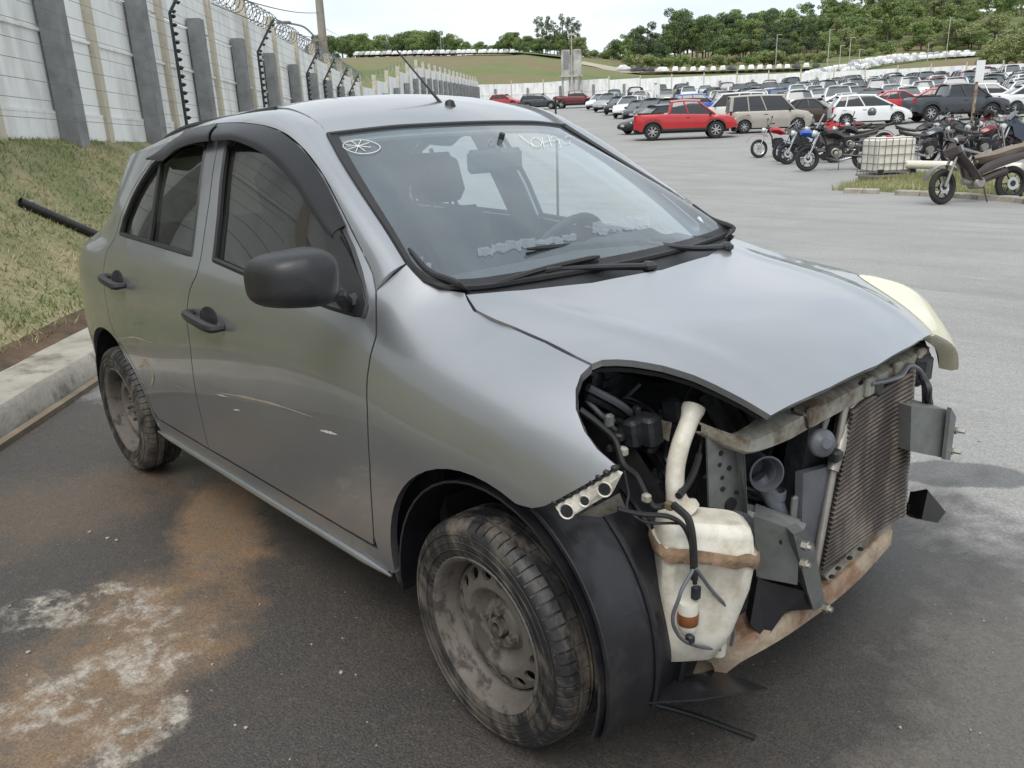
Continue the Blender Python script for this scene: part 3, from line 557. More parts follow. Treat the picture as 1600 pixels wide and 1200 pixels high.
def side(px,py):
    P=CX+ray(px,py)[None]*_T[:,None]; f=Yf(P[:,0],P[:,2])+P[:,1]; k=np.where((f[:-1]<0)&(f[1:]>=0))[0]
    if len(k)==0: return P[int(np.argmax(f))]
    k=k[0]; a=-f[k]/(f[k+1]-f[k]); return P[k]*(1-a)+P[k+1]*a
def sxz(pts): return [(float(p[0]),float(p[2])) for p in (side(*q) for q in pts)]
car=thing('hatchback_car','wrecked silver hatchback with its front bumper and right headlight missing','car',(0,0,0))
def inpoly(x,z,P):
    c=False;n=len(P);j=n-1
    for i in range(n):
        if (P[i][1]>z)!=(P[j][1]>z) and x<(P[j][0]-P[i][0])*(z-P[i][1])/(P[j][1]-P[i][1]+1e-12)+P[i][0]: c=not c
        j=i
    return c
def dens(P,d=.03):
    o=[]
    for i in range(len(P)):
        a,b=np.array(P[i]),np.array(P[(i+1)%len(P)]); n=max(1,int(np.linalg.norm(b-a)/d))
        o+=[tuple(a+(b-a)*k/n) for k in range(n)]
    return o
def inset(P,d):
    n=len(P); A=sum(P[i][0]*P[(i+1)%n][1]-P[(i+1)%n][0]*P[i][1] for i in range(n)); s=1 if A>0 else -1; o=[]
    for i in range(n):
        t=np.array(P[(i+1)%n])-np.array(P[i-1]); t/=np.linalg.norm(t)+1e-9; o.append((P[i][0]-s*t[1]*d,P[i][1]+s*t[0]*d))
    return o
def sidesurf(V2): return np.stack([V2[:,0],-Yf(V2[:,0],V2[:,1]),V2[:,1]],1),Nf(V2[:,0],V2[:,1])
def panel(name,outline,mat,holes=(),off=0.,flange=.022,gap=.0028,d=.028,parent=None,mirror=True,label=None,surf=sidesurf):
    """sheet-metal panel lying on the car's side surface, with its edges folded inwards; returns the right and left part"""
    O=dens(inset(outline,gap),d); H=[dens(h,d) for h in holes]
    xs=[p[0] for p in O];zs=[p[1] for p in O]
    pts=list(O);loops=[list(range(len(O)))]
    for h in H: loops.append(list(range(len(pts),len(pts)+len(h)))); pts+=h
    nb=len(pts); bnd=np.array(pts)
    gx=np.arange(min(xs),max(xs),d);gz=np.arange(min(zs),max(zs),d)
    for x in gx:
        for z in gz:
            if inpoly(x,z,O) and not any(inpoly(x,z,h) for h in H) and np.min((bnd[:,0]-x)**2+(bnd[:,1]-z)**2)>(d*.55)**2: pts.append((x,z))
    ed=[(l[i],l[(i+1)%len(l)]) for l in loops for i in range(len(l))]
    v,e,f,_,_,_=delaunay_2d_cdt([Vector(p) for p in pts],ed,[],0,1e-6)
    V2=np.array([tuple(q) for q in v]); F=[]
    for t in f:
        c=V2[list(t)].mean(0)
        if inpoly(c[0],c[1],O) and not any(inpoly(c[0],c[1],h) for h in H): F.append(tuple(t))
    V3,n3=surf(V2); V3=V3+n3*off
    NV=len(V3); verts=list(map(tuple,V3)); nrm=[tuple(q) for q in n3]; F2=[]
    cnt={}
    for t in F:
        for i in range(len(t)):
            k=(t[i],t[(i+1)%len(t)]); cnt[k]=1
    for (a,b) in list(cnt):
        if (b,a) not in cnt:
            k=len(verts); va,vb=V3[a],V3[b]; na,nb_=n3[a],n3[b]
            verts+= [tuple(va-na*.0002),tuple(vb-nb_*.0002),tuple(vb-nb_*flange),tuple(va-na*flange)]
            t=np.cross(vb-va,na); t/=np.linalg.norm(t)+1e-9; nrm+=[tuple(t)]*4; F2.append((k+1,k,k+3,k+2))
    out=[]
    for sgn in ((1,-1) if mirror else (1,)):
        VV=np.array(verts); VV[:,1]*=sgn; NN=np.array(nrm); NN[:,1]*=sgn
        FF=F+F2
        # orient by analytic normal
        F3=[]
        for t in FF:
            a,b,c=VV[t[0]],VV[t[1]],VV[t[2]]; nn=np.cross(b-a,c-a); F3.append(t if nn@NN[t[0]]>0 else t[::-1])
        m=bpy.data.meshes.new(name); m.from_pydata([tuple(q) for q in VV],[],F3); m.update(); m.shade_smooth()
        m.normals_split_custom_set_from_vertices([tuple(q) for q in NN]); m.materials.append(M[mat])
        o=bpy.data.objects.new(name,m); COL.objects.link(o); pr=parent if not isinstance(parent,(list,tuple)) else parent[0 if sgn==1 else 1]
        o.parent=pr if pr is not None else car
        if label: o['label']=label
        out.append(o)
    return out
def both(fn):      # build a part on the right (s=1) and mirrored on the left (s=-1)
    return [fn(1),fn(-1)]
def mir(P,s): P=np.array(P,float); P[...,1]*=s; return P
# ---- shutlines measured on the near side
SEAM_DF=sxz([(588,454),(588,498),(588,524),(579,555),(574,588),(574,642),(578,727),(584,838)])      # front edge of front door, top to bottom
SEAM_MID=sxz([(341,224),(327,315),(313,407),(307,430),(296,454),(293,477),(297,540),(307,620)])
SEAM_REAR=sxz([(179,373),(168,390),(164,405),(162,430),(166,471),(172,504),(186,538),(201,568)])
DTOP=[(588,454),(583,427),(562,383),(535,329),(505,272),(471,228),(437,203),(404,194),(370,191),(343,192),(316,197),(282,212),(259,228),(240,248),(222,272),(205,300),(190,335),(179,373)]
Dxz=sxz(DTOP); D3=np.array([side(*q) for q in DTOP])
iB=9
dbot=lambda x: .352
b_front=(SEAM_DF[-1][0]-.012,.352); b_mid=(SEAM_MID[-1][0]-.012,.348)
# fender
FEN=sxz([(588,454),(638,410),(652,427),(675,444),(703,452),(729,456),(733,467),(743,484),(770,497),(804,511),(854,533),(908,560),(926,569),(910,585),(902,607),(902,637),(915,672),(935,700),(966,729),(917,758),(868,785),(850,793),(832,796),(812,791)])
arcF=[(.0+.372*math.cos(a),.318+.388*math.sin(a)) for a in np.linspace(math.radians(62),math.radians(188),20)]
arcF=[p for p in arcF]
FEN+=[q for q in arcF[1:]]
FEN+=[(-.372,.30),(-.395,.285),(-.435,.30)]+SEAM_DF[::-1][:-1]
fender=panel('front_fender',FEN,'paint')
# doors
FD=SEAM_DF+[b_front]+[(x,.350) for x in np.linspace(b_front[0],b_mid[0],8)[1:-1]]+[b_mid]+SEAM_MID[::-1]+[Dxz[iB]]+Dxz[1:iB][::-1]
WF=sxz([(333,407),(341,335),(353,228),(372,209),(404,205),(436,216),(466,242),(498,287),(526,339),(550,392),(562,430),(570,470),(566,495),(520,482),(450,456),(390,432)])
fdoor=panel('front_door',FD,'paint',holes=[WF],flange=.03)
ARC_R=[(-2.45+.365*math.cos(a),.30+.37*math.sin(a)) for a in np.linspace(math.radians(8),math.radians(64),10)]
RD=SEAM_MID+[b_mid]+[(x,.348) for x in np.linspace(b_mid[0],-2.02,5)[1:]]+[(-2.045,.37)]+[(x+.028,z+.012) for x,z in ARC_R]+SEAM_REAR[::-1][1:]+Dxz[iB:][::-1]
WR=sxz([(188,366),(240,382),(299,400),(309,320),(322,226),(300,221),(276,228),(256,243),(238,258),(220,285),(206,312),(194,342)])
rdoor=panel('rear_door',RD,'paint',holes=[WR],flange=.03)
# rear quarter
ARC_Q=[(-2.45+.365*math.cos(a),.30+.37*math.sin(a)) for a in np.linspace(math.radians(2),math.radians(178),30)]
QE=[(-2.80,1.33),(-2.93,1.2),(-3.03,1.05),(-3.1,.9),(-3.11,.6),(-3.1,.35),(-2.95,.22),(-2.83,.22)]
QU=[(x-.0,z) for x,z in SEAM_REAR]+[(x+.024,z+.010) for x,z in ARC_R[::-1]]+[(-2.05,.352),(-2.05,.30)]+ARC_Q+QE[::-1]+[(-2.70,1.455),(-2.45,1.47),(-2.2,1.475)]+[ (x-.0,z) for x,z in Dxz[iB+2:]]
# keep a simple loop: quarter starts at the top of the rear seam, runs down it, round the arch, up the tail and back along the roof rail
QU=SEAM_REAR+[(x+.024,z+.010) for x,z in ARC_R[::-1]][:-1]+[(-2.062,.345),(-2.062,.30)]+ARC_Q[1:]+QE[::-1]+[(-2.70,1.359),(-2.47,1.389),(-2.22,1.409)]+Dxz[iB+3:][:-1]
quarter=panel('rear_quarter',QU,'paint')
# sill
SI=[(-.40,.343),(-2.05,.340),(-2.075,.30),(-2.055,.265),(-.44,.265),(-.40,.29)]
sill=panel('sill',SI,'paint',off=-.004,flange=.05,label='painted rocker sill below the doors')
for s_ in(1,-1): MB().tube(mir(np.array([(x,-.796,.276) for x in np.linspace(-.40,-2.08,14)]),s_),[.004]+[.011]*12+[.004],8).build('sill_lip','paint',car)
# black inner shell behind the shutlines
SH=[(-.47,.30),(-.47,1.0),(-1.0,1.0),(-1.5,1.015),(-2.2,1.03),(-2.36,1.0),(-2.36,.72),(-2.2,.6),(-2.06,.45),(-2.06,.30)]
panel('inner_shell',SH,'dark',off=-.032,flange=.01)
PB=sxz([(299,398),(322,224),(343,200),(362,206),(334,407),(316,412)])
panel('pillar_trim',PB,'dark',off=-.032,flange=.01)
# ---- roof rail and windscreen pillar (strip between door frames and roof ditch)
E_px=[((638,410),-.652),((606,359),-.625),((572,309),-.595),((535,251),-.555),((513,211),-.52),((500,195),-.512),((480,181),-.507),((440,170),-.50)]
E3=[onY(*q,y) for q,y in E_px]+[np.array(p) for p in [(-1.6,-.50,1.507),(-1.95,-.497,1.492),(-2.25,-.47,1.465),(-2.5,-.425,1.43),(-2.72,-.36,1.385)]]
E3=np.array(E3); print('E3',E3.round(3).tolist())
Dc=spline(np.concatenate([D3[:iB+4],np.array([(x_,-float(Yf(x_,z_))+.002,z_) for x_,z_ in((-2.22,1.405),(-2.47,1.385),(-2.70,1.355))])]),60)
print('D3',D3.round(3).tolist())
Ec=spline(E3,60)
def strip(s):
    rows=[]
    for k in range(9):
        t=k/8; b=Dc*(1-t)+Ec*t; bul=.016*math.sin(math.pi*t)
        fade=np.clip((44-np.arange(60))/14,0,1)[:,None]; b=b+np.array([0.25,-.75,.62])*bul*fade; rows.append(b)
    return MB().sheet(mir(np.array(rows),s),.012).build('roof_rail','paint_top',car)
both(strip)
# upper quarter closing (between the door frame line and the roof rail)
QC=Dxz[iB+3:]+[(-2.44,1.05),(-2.80,1.05),(-2.80,1.36),(-2.72,1.40),(-2.45,1.42),(-2.2,1.40)]
# ---- roof
HD=[E3[4],onY(620,197,-.25),onY(745,193,0)]
HD[1]=np.array([-.895,-.27,1.451])
head=np.array(HD+[mir(HD[1],-1),mir(HD[0],-1)])
def coons(R,Fr,SL,SR,nu,nv):
    R=spline(R,nv);Fr=spline(Fr,nv);SL=spline(SL,nu);SR=spline(SR,nu)
    u=np.linspace(0,1,nu)[:,None,None];v=np.linspace(0,1,nv)[None,:,None]
    return (1-u)*R[None]+u*Fr[None]+(1-v)*SL[:,None]+v*SR[:,None]-((1-u)*(1-v)*R[0]+(1-u)*v*R[-1]+u*(1-v)*Fr[0]+u*v*Fr[-1])
rs=E3[4:]; rear_e=np.array([rs[-1],(-2.84,-.2,1.395),(-2.87,0,1.40),(-2.84,.2,1.395),mir(rs[-1],-1)])
G=coons(head,rear_e,rs,mir(rs,-1),40,31)
uu=np.linspace(0,1,40)[:,None];vv=np.linspace(-1,1,31)[None]
G[...,2]+=.038*np.sin(math.pi*np.clip(uu*1.05,0,1))*(1-vv**2)+.008*np.sin(math.pi*uu)
roof=MB().sheet(G,-.012).build('roof','paint_top',car)
hl=G.copy(); hl[...,2]-=.035; MB().sheet(hl,.01).build('headliner','headliner',car)
for s in(1,-1): MB().tube(mir(Ec[24:]+np.array([0,0,.0]),s),.011,6).build('roof_ditch_moulding','rubber',car)
# ---- windscreen
glb=np.array([onY(640,409,-.648),onY(664,434,-.652),onY(700,447,-.632),(-.262,-.5,1.052),(-.205,-.25,1.056),(-.19,0,1.056)])
glb=np.concatenate([glb,mir(glb[:-1][::-1],-1)])
GW=coons(glb,head,E3[:5],mir(E3[:5],-1),28,41)
uu=np.linspace(0,1,28)[:,None];vv=np.linspace(-1,1,41)[None]
bul=.03*np.sin(math.pi*uu)*(1-vv**2); GW[...,0]+=bul*.55; GW[...,2]+=bul*.8
wind=MB().grid(GW).build('windscreen','wind',car)
wind['label']='misted windscreen with white marker writing'
edge=np.concatenate([GW[0],GW[1:,-1],GW[-1][::-1],GW[::-1][1:,0]])
MB().tube(edge,.009,6).build('windscreen_gasket','rubber',car)
def onwind(px,py,lift=.003):
    d=ray(px,py); best=None
    V=GW.reshape(-1,3)-CX; t=V@d/(d@d); q=np.linalg.norm(V-t[:,None]*d,axis=1); k=int(np.argmin(q)); i,j=divmod(k,41)
    for a in (i-1,i):
        for b in (j-1,j):
            if 0<=a<27 and 0<=b<40:
                for tri in ((GW[a,b],GW[a,b+1],GW[a+1,b+1]),(GW[a,b],GW[a+1,b+1],GW[a+1,b])):
                    e1=tri[1]-tri[0];e2=tri[2]-tri[0];h=np.cross(d,e2);det=e1@h
                    if abs(det)<1e-12: continue
                    s=CX-tri[0];u=s@h/det;q2=np.cross(s,e1);v=d@q2/det
                    if u>=-.01 and v>=-.01 and u+v<=1.01:
                        n=np.cross(e1,e2);n/=np.linalg.norm(n);n*=1 if n[2]>0 else -1
                        return CX+d*(e2@q2/det)+n*lift
    return GW[i,j]
# black ceramic band along the sides and foot of the glass
ban=[]
for j in range(41): ban.append([GW[0,j]+np.array([.002,0,.003]),GW[1,j]+np.array([.002,0,.003])])
MB().grid(np.array(ban)).build('screen_band','rubber',car)
for jj in((0,1,2),(40,39,38)): MB().grid(np.array([[GW[i,jj[k]]+np.array([.003,0,.003]) for k in range(2)] for i in range(28)])).build('screen_band','rubber',car)
# marker writing on the glass
def stroke(pts,r=.0016): 
    P=[onwind(*q,.004) for q in pts]; return P
wm=MB()
cx_,cy_=565,231
ring=[(cx_+27*math.cos(a)*(1+.08*math.cos(2*a)),cy_+11*math.sin(a)+1.5*math.cos(a)) for a in np.linspace(0,2*math.pi,26)]
wm.tube(stroke(ring),.0011,4)
for a in np.linspace(.2,math.pi+.2,5)[:-1]: wm.tube(stroke([(cx_-5+20*math.cos(a)*k,cy_-1+9.5*math.sin(a)*k) for k in (-1,-.3,.3,1)]),.001,4)
wm.build('marker_symbol','chalk',wind)
wm=MB()
for st in ([(811,213),(822,222),(835,230)],[(836,216),(829,222),(833,230),(842,231),(846,224),(840,217),(836,216)],[(846,216),(850,232)],[(848,225),(860,221)],[(856,213),(861,230)],[(870,217),(863,214),(860,219),(866,222),(871,218),(874,227)],[(876,229),(874,233)],[(892,215),(884,214),(883,219),(890,221),(889,226),(881,226)]):
    wm.tube(stroke(spline(st,max(6,len(st)*3))),.0011,4)
wm.build('marker_writing','chalk',wind)
wm=MB(); wm.tube(stroke(spline([(768,219),(763,223),(766,228),(774,228)],8)),.0012,4); wm.tube(stroke(spline([(775,222),(781,220),(785,225),(780,230)],8)),.0012,4); wm.build('marker_writing',M['tankmist'],wind)
# condensation left where the cloth missed
def smear(pxs,seed,dx,hgt):
    r=random.Random(seed); m=MB()
    for (x,y) in pxs:
        top=[]; 
        pts=[(x+dx*k/6,y-hgt*(.6+.6*r.random())-(.04*k*dx/6)) for k in range(7)]+[(x+dx*k/6,y+hgt*(.1+.5*r.random())) for k in range(6,-1,-1)]
        P=[onwind(*q,.003) for q in pts]; n=7
        m.add(P,[(k,k+1,2*n-2-k,2*n-1-k) for k in range(n-1)])
    m.build('condensation_patch','tankmist',wind,smooth=False)
smear([(746,397),(768,392),(790,388),(812,383)],3,24,10); smear([(836,381),(857,379),(878,374)],4,22,7); smear([(925,362),(948,358),(972,354),(990,350)],5,24,13); smear([(650,408),(662,418)],6,12,6)
# ---- scuttle, wipers
hr_px=[((729,456),-.606),((770,456),-.47),((871,451),-.32),((1040,425),0)]
HRr=np.array([onY(*q,y) for q,y in hr_px]); HRr[1]=(-.185,-.47,1.043); HRr[2]=(-.125,-.27,1.036); HRr[3]=(-.098,0,1.033)
HR=np.concatenate([HRr,mir(HRr[:-1][::-1],-1)])
cw=[]
a=spline(glb,41);b=spline(HR,41)
for k in range(5):
    t=k/4; q=a*(1-t)+b*t; q=q+np.array([0,0,-.008-.03*math.sin(math.pi*t)]); cw.append(q)
MB().sheet(np.array(cw),.01).build('scuttle_panel','blackplastic',car)
for s in(1,-1):
    P=np.array([glb[0]+np.array([-.02,0,.03]),glb[1]+np.array([.0,0,.012]),glb[2]+np.array([.03,0,.004]),HR[0]+np.array([-.02,.01,-.006])]); P[:,1]+=.015
    MB().tube(mir(spline(P,14),s),[.004+.006*math.sin(math.pi*k/13) for k in range(14)],8).build('scuttle_end_seal','rubber',car)
def wiper(base,tip0,tip1,elbow):
    o=MB(); o.tube(spline([base,elbow,(np.array(tip0)*.45+np.array(tip1)*.55)],12),[.011-.004*k/11 for k in range(12)],8)
    o.bbox(base,(.045,.04,.03),bev=.01)
    arm=o.build('wiper','blackplastic',car)
    bl=MB(); P=spline([tip0,(np.array(tip0)+np.array(tip1))/2+np.array([0,0,.006]),tip1],14); bl.tube(P,[.004]+[.008]*12+[.004],6); bl.tube(P+np.array([-.004,0,-.012]),.004,5); bl.build('wiper_blade','rubber',arm)
    cl=MB(); c=np.array(tip0)*.45+np.array(tip1)*.55; d=np.array(tip1)-np.array(tip0); cl.bbox(c,(.06,.022,.02),frame((0,0,1),d),.006); cl.build('blade_clip','blackplastic',arm)
w0=onwind(768,451,.015);w1=onwind(1050,402,.015)
wiper(np.array([-.155,.42,1.045]),onwind(822,396,.016),onwind(1138,392,.018),np.array([-.175,.26,1.058]))
wiper(np.array([-.13,-.02,1.045]),onwind(770,449,.014),onwind(932,408,.018),np.array([-.165,-.12,1.055]))
# ---- hood: a smooth crowned field trimmed to its outline
_hp=np.array([(-.24,-.606,1.052),(-.185,-.47,1.043),(-.125,-.27,1.036),(-.098,0,1.033),(-.185,-.622,1.022),(-.058,-.621,.997),(.054,-.629,.981),(.192,-.632,.957),(.30,-.55,.948),(.41,-.47,.903),(.491,-.42,.852),(.519,-.22,.869),(.53,0,.876),(.2,0,.992),(.36,0,.945),(.05,0,1.02)])
def _ht(x,y): y2=y*y; return np.stack([np.ones_like(x),x,x*x,x**3,y2,x*y2,x*x*y2,y2*y2],-1)
_hc=np.linalg.lstsq(_ht(_hp[:,0],_hp[:,1]),_hp[:,2],rcond=None)[0]
def Zh(x,y):
    x=np.asarray(x,float);y=np.asarray(y,float); u=(x+.15)/.65
    rd=.006*np.exp(-((np.abs(y)-(.50-.13*u))/.04)**2)*np.clip(1.3*np.sin(math.pi*np.clip(u*.85+.1,0,1)),0,1)
    dent=.004*np.exp(-((x-.25)/.08)**2-((y+.25)/.10)**2)-.004*np.exp(-((x-.38)/.05)**2-((y-.1)/.14)**2)
    return _ht(x,y)@_hc+rd+dent
def hoodsurf(V2,e=.006):
    x,y=V2[:,0],V2[:,1]; z=Zh(x,y); zx=(Zh(x+e,y)-Zh(x-e,y))/(2*e); zy=(Zh(x,y+e)-Zh(x,y-e))/(2*e)
    n=np.stack([-zx,-zy,np.ones_like(z)],1); return np.stack([x,y,z],1),n/np.linalg.norm(n,axis=1)[:,None]
def onhood(px,py):
    P=CX+ray(px,py)[None]*_T[:,None]; f=P[:,2]-Zh(P[:,0],P[:,1]); ok=(P[:,0]<.62)&(P[:,0]>-.4); k=np.where((f[:-1]>0)&(f[1:]<=0)&ok[1:])[0]
    k=k[0] if len(k) else int(np.argmin(np.where(ok,np.abs(f),9))); return P[k]
_ho=[onhood(*q)[:2] for q in [(731,460),(743,484),(770,497),(804,511),(854,533),(900,557),(925,568),(942,562),(965,561),(990,564),(1035,572),(1085,587),(1135,610),(1172,629),(1206,650)]]
print('hood',np.array(_ho).round(3).tolist())
_ho=[(float(a),float(b)) for a,b in _ho]
_ho[0]=(-.243,-.606)
HOUT=_ho+[(.519,-.22),(.530,0.),(.519,.22)]+[(a,-b) for a,b in _ho[::-1]]+[(float(p[0]),float(p[1])) for p in HR[::-1][1:-1]]
hood=panel('hood',HOUT,'paint_top',surf=hoodsurf,mirror=False,flange=.016,gap=.0025,d=.022)[0]
hi=panel('hood_inner_panel',HOUT,'dark',surf=hoodsurf,mirror=False,off=-.026,flange=.01,gap=.012,d=.05,parent=hood)
# ---- door glass, frames, visors, handles, mirrors
for (hole,dr,bar) in ((WF,fdoor,None),(WR,rdoor,[(250,256),(232,377)])):
    gl=panel('window_glass',hole,'tint',off=-.016,flange=.004,gap=-.006,parent=dr); gl[1].data.materials[0]=M['clear']
    for s,d_ in zip((1,-1),dr):
        P=np.array([(x,-float(Yf(x,z))+.006,z) for x,z in dens(hole,.03)]); P=np.concatenate([P,P[:1]])
        MB().tube(mir(P,s),.0105,6).build('window_seal','rubber',d_)
        if bar:
            a,b=[side(*q) for q in bar]; MB().tube(mir(np.array([a+np.array([0,.006,0]),b+np.array([0,.006,0])]),s),.011,6).build('window_divider','rubber',d_)
def visor(up,lo,dr):
    U=spline([side(*q) for q in up],26);Lw=spline([side(*q) for q in lo],26)
    for s,d_ in zip((1,-1),dr):
        rows=[]
        for k in range(6):
            t=k/5; b=U*(1-t)+Lw*t; b=b+np.array([0,-1,.2])*(.004+.03*math.sin(t*math.pi*.62)); rows.append(b)
        MB().sheet(mir(np.array(rows),s),.004).build('wind_deflector','visor',d_)
visor([(346,195),(372,193),(404,195),(437,205),(470,231),(503,275),(531,331),(541,352)],[(345,222),(370,221),(404,231),(437,251),(471,286),(503,334),(527,366),(535,374)],fdoor)
visor([(342,195),(316,199),(284,213),(261,229),(242,248)],[(342,223),(322,226),(291,236),(267,254),(244,251)],rdoor)
def handle(px0,px1,dr):
    a,b=side(*px0),side(*px1)
    for s,d_ in zip((1,-1),dr):
        P=spline([a+np.array([0,.0,0]),a+np.array([.012,-.032,0]),(a+b)/2+np.array([0,-.045,.004]),b+np.array([-.012,-.032,0]),b],14)
        MB().tube(mir(P,s),[.011,.014,.016]+[.0165]*8+[.016,.014,.011],8).build('door_handle','blackplastic',d_)
        c=(a+b)/2; n=Nf(c[0],c[2])
        m=MB(); m.lathe([(0,.0012),(.034,.0012),(.037,-.002)],(0,0,0),'z',20,R=frame(n)); m.v=[tuple(mir(np.array(q)*np.array([1.9,1,1])+c+np.array([.0,-.0,.006]),s)) for q in m.v]; m.build('recess_shade','dark',d_)  # flush dark disc, painted shade of the bowl behind the handle
handle((171,431),(196,446),rdoor); handle((303,487),(350,512),fdoor)
def mirror(s):
    c=np.array([-.475,-.925,1.107]); root=fdoor[0 if s==1 else 1]
    # shell: lofted rounded rings front to back (x), wide in y, tall in z
    rings=[]
    for x,wy,hz,dz in((.066,.0,.0,.002),(.065,.035,.026,.002),(.058,.066,.050,.002),(.036,.086,.063,.001),(-.01,.096,.069,.0),(-.05,.098,.071,-.002),(-.066,.096,.069,-.003),(-.07,.088,.062,-.003),(-.062,.084,.058,-.003)):
        r=[]
        for k in range(40):
            q=2*math.pi*k/40; rr=1/(abs(math.cos(q))**3.4+abs(math.sin(q))**3.4)**(1/3.4); cy=rr*math.cos(q);cz=rr*math.sin(q)
            r.append(c+np.array([x-.03*max(0,-cy)*min(1,wy/.09),cy*wy,cz*hz*(1+.10*cy)+dz]))
        rings.append(r)
    G=np.array(rings); G=np.concatenate([G,G[:,:1]],1); m=MB().grid(mir(G,s)); n=24
    o=m.build('door_mirror','blackplastic',root,angle=60)
    g=MB(); ring=[mir(c+np.array([-.062,.09*math.copysign(abs(math.cos(q))**.6,math.cos(q)),.066*math.copysign(abs(math.sin(q))**.6,math.sin(q))]),s) for q in np.linspace(0,2*math.pi,25)[:-1]]
    g.prism(ring,(-.002,0,0),(.004,0,0)); g.build('mirror_glass',pm('mirror_silver',(.5,.52,.54),.05,1) if 'mg' not in M else M['mg'],o)
    a=MB(); f0=side(556,470); a.tube(mir(np.array([c+np.array([.0,.05,-.045]),c+np.array([.0,.10,-.05]),f0+np.array([0,-.03,-.002]),f0+np.array([0,.01,0])]),s),[.018,.02,.022,.026],8)
    a.build('mirror_arm','blackplastic',o)
    sp=sxz([(536,372),(553,405),(567,440),(576,478),(571,498),(540,488),(536,440)])
    P=[mir(np.array([x,-float(Yf(x,z)),z]),s) for x,z in sp]; nn=mir(Nf(*map(np.array,sp[2])),s)
    MB().prism(P,nn*.002,nn*.014).build('mirror_sail','blackplastic',root)
mirror(1)
# ---- roof aerial
ab=np.array(onY(716,184,-.02)); ab=G[0,15]*0+np.array([-1.0,0.0,1.488]); 
tip=onX(617,75,ab[0]-.20); d_=tip-ab
an=MB(); an.lathe([(0,.05),(.014,.045),(.024,.018),(.033,-.01),(0,-.012)],ab,'z',14); an.tube(np.array([ab+np.array([0,0,.02]),ab+d_*.15,ab+d_*.5,ab+d_]),[.009,.0065,.0035,.0028],7); an.lathe([(0,.006),(.005,.003),(.005,-.004),(0,-.006)],ab+d_,'z',8)
an.build('roof_aerial','rubber',car)
# ---- tail (not seen from here but closes the body)
tl=[]
for z in np.linspace(.25,1.40,14):
    x0=float(np.interp(z,[.25,.6,.9,1.05,1.2,1.4],[-3.05,-3.1,-3.09,-3.03,-2.95,-2.84])); y0=float(Yf(x0,z)); tl.append([(x0-.12*(1-(y/max(y0,.01))**2)*.6,y,z) for y in np.linspace(-y0,y0,15)])
MB().sheet(np.array(tl[:9]),.02).build('rear_bumper_and_tailgate','paint',car)
MB().grid(np.array(tl[8:])).build('rear_window_glass','clear',car)
MB().sheet(np.array([[(-2.90,y,1.385),(-2.80,y,1.40)] for y in np.linspace(-.3,.3,9)]),.02).build('tailgate_top','paint_top',car)
# ---- floor, wheel houses
fl=MB(); fl.box((-1.25,0,.235),(2.5,1.36,.05)); fl.box((-2.85,0,.30),(.35,1.3,.06)); fl.build('floor_pan','dark',car)
MB().box((-1.16,0,.30),(.06,1.44,.1)).build('floor_beam','dark',car)
for cx in (0,-2.45):
    for s in(1,-1):
        A=np.linspace(math.radians(-22 if cx==0 else 0),math.radians(188),26); rr=.352
        G2=np.array([[(cx+rr*math.cos(a),s*y,.305+rr*1.04*math.sin(a)) for a in A] for y in (-.80,-.70,-.58,-.46)])
        mb=MB().sheet(G2,.006*s)
        if cx<0: mb.grid(np.array([[(cx+r*math.cos(a),s*-.46,.305+r*math.sin(a)) for a in A] for r in (.35,.2,.02)]))
        mb.build('wheel_arch_liner','liner',car)
# ---- cabin
def seat(cy,name='front_seat'):
    s=MB(); s.bbox((-1.12,cy,.50),(.52,.50,.16),bev=.05); R=np.array(Matrix.Rotation(math.radians(-18),3,'Y'))
    s.bbox((-1.42,cy,.82),(.14,.48,.62),R,.06); o=s.build(name,'seat',car)
    h=MB(); h.bbox((-1.535,cy,1.245),(.11,.27,.21),R,.05); h.tube([(-1.5,cy-.05,1.05),(-1.52,cy-.05,1.2)],.007,6); h.tube([(-1.5,cy+.05,1.05),(-1.52,cy+.05,1.2)],.007,6); h.build('headrest','seat',o)
seat(-.34);seat(.34)
s=MB(); s.bbox((-2.12,0,.55),(.45,1.2,.16),bev=.05); s.bbox((-2.42,0,.82),(.14,1.2,.55),np.array(Matrix.Rotation(math.radians(-16),3,'Y')),.05); o=s.build('rear_bench','seat',car)
d=[]
for y in np.linspace(-.64,.64,17):
    f=1-.15*(y/.64)**2; d.append([(-.26*f-.05,y,1.0),(-.36,y,1.035+.01*math.cos(y*5)),(-.50,y,1.045+(.035 if abs(y-.34)<.2 else 0)),(-.66,y,1.0),(-.72,y,.88),(-.68,y,.7)])
MB().sheet(np.array(d),.02).build('dashboard','dash',car)
sw=MB(); Rw=frame((-.86,0,.5)); q=np.linspace(0,2*math.pi,37); P=np.stack([.185*np.cos(q),.185*np.sin(q),0*q],1)@Rw.T+np.array([-.80,.34,.96]); sw.tube(P,.016,8,False); 
for a in(.1,math.pi-.1,-math.pi/2): sw.tube(np.array([(0,0,-.02),(.17*math.cos(a),.17*math.sin(a),0)])@Rw.T+np.array([-.80,.34,.96]),.016,6)
sw.bbox((-.795,.34,.955),(.12,.12,.04),Rw,.02); sw.build('steering_wheel','dash',car)
rm=MB(); rm.bbox((-.78,0,1.335),(.035,.24,.075),bev=.015); rm.tube([(-.77,0,1.36),(-.74,0,1.42)],.01,6); rm.build('rear_view_mirror','dash',car)
MB().box((-.30,0,.62),(.03,1.36,.72)).build('bulkhead','dark',car)
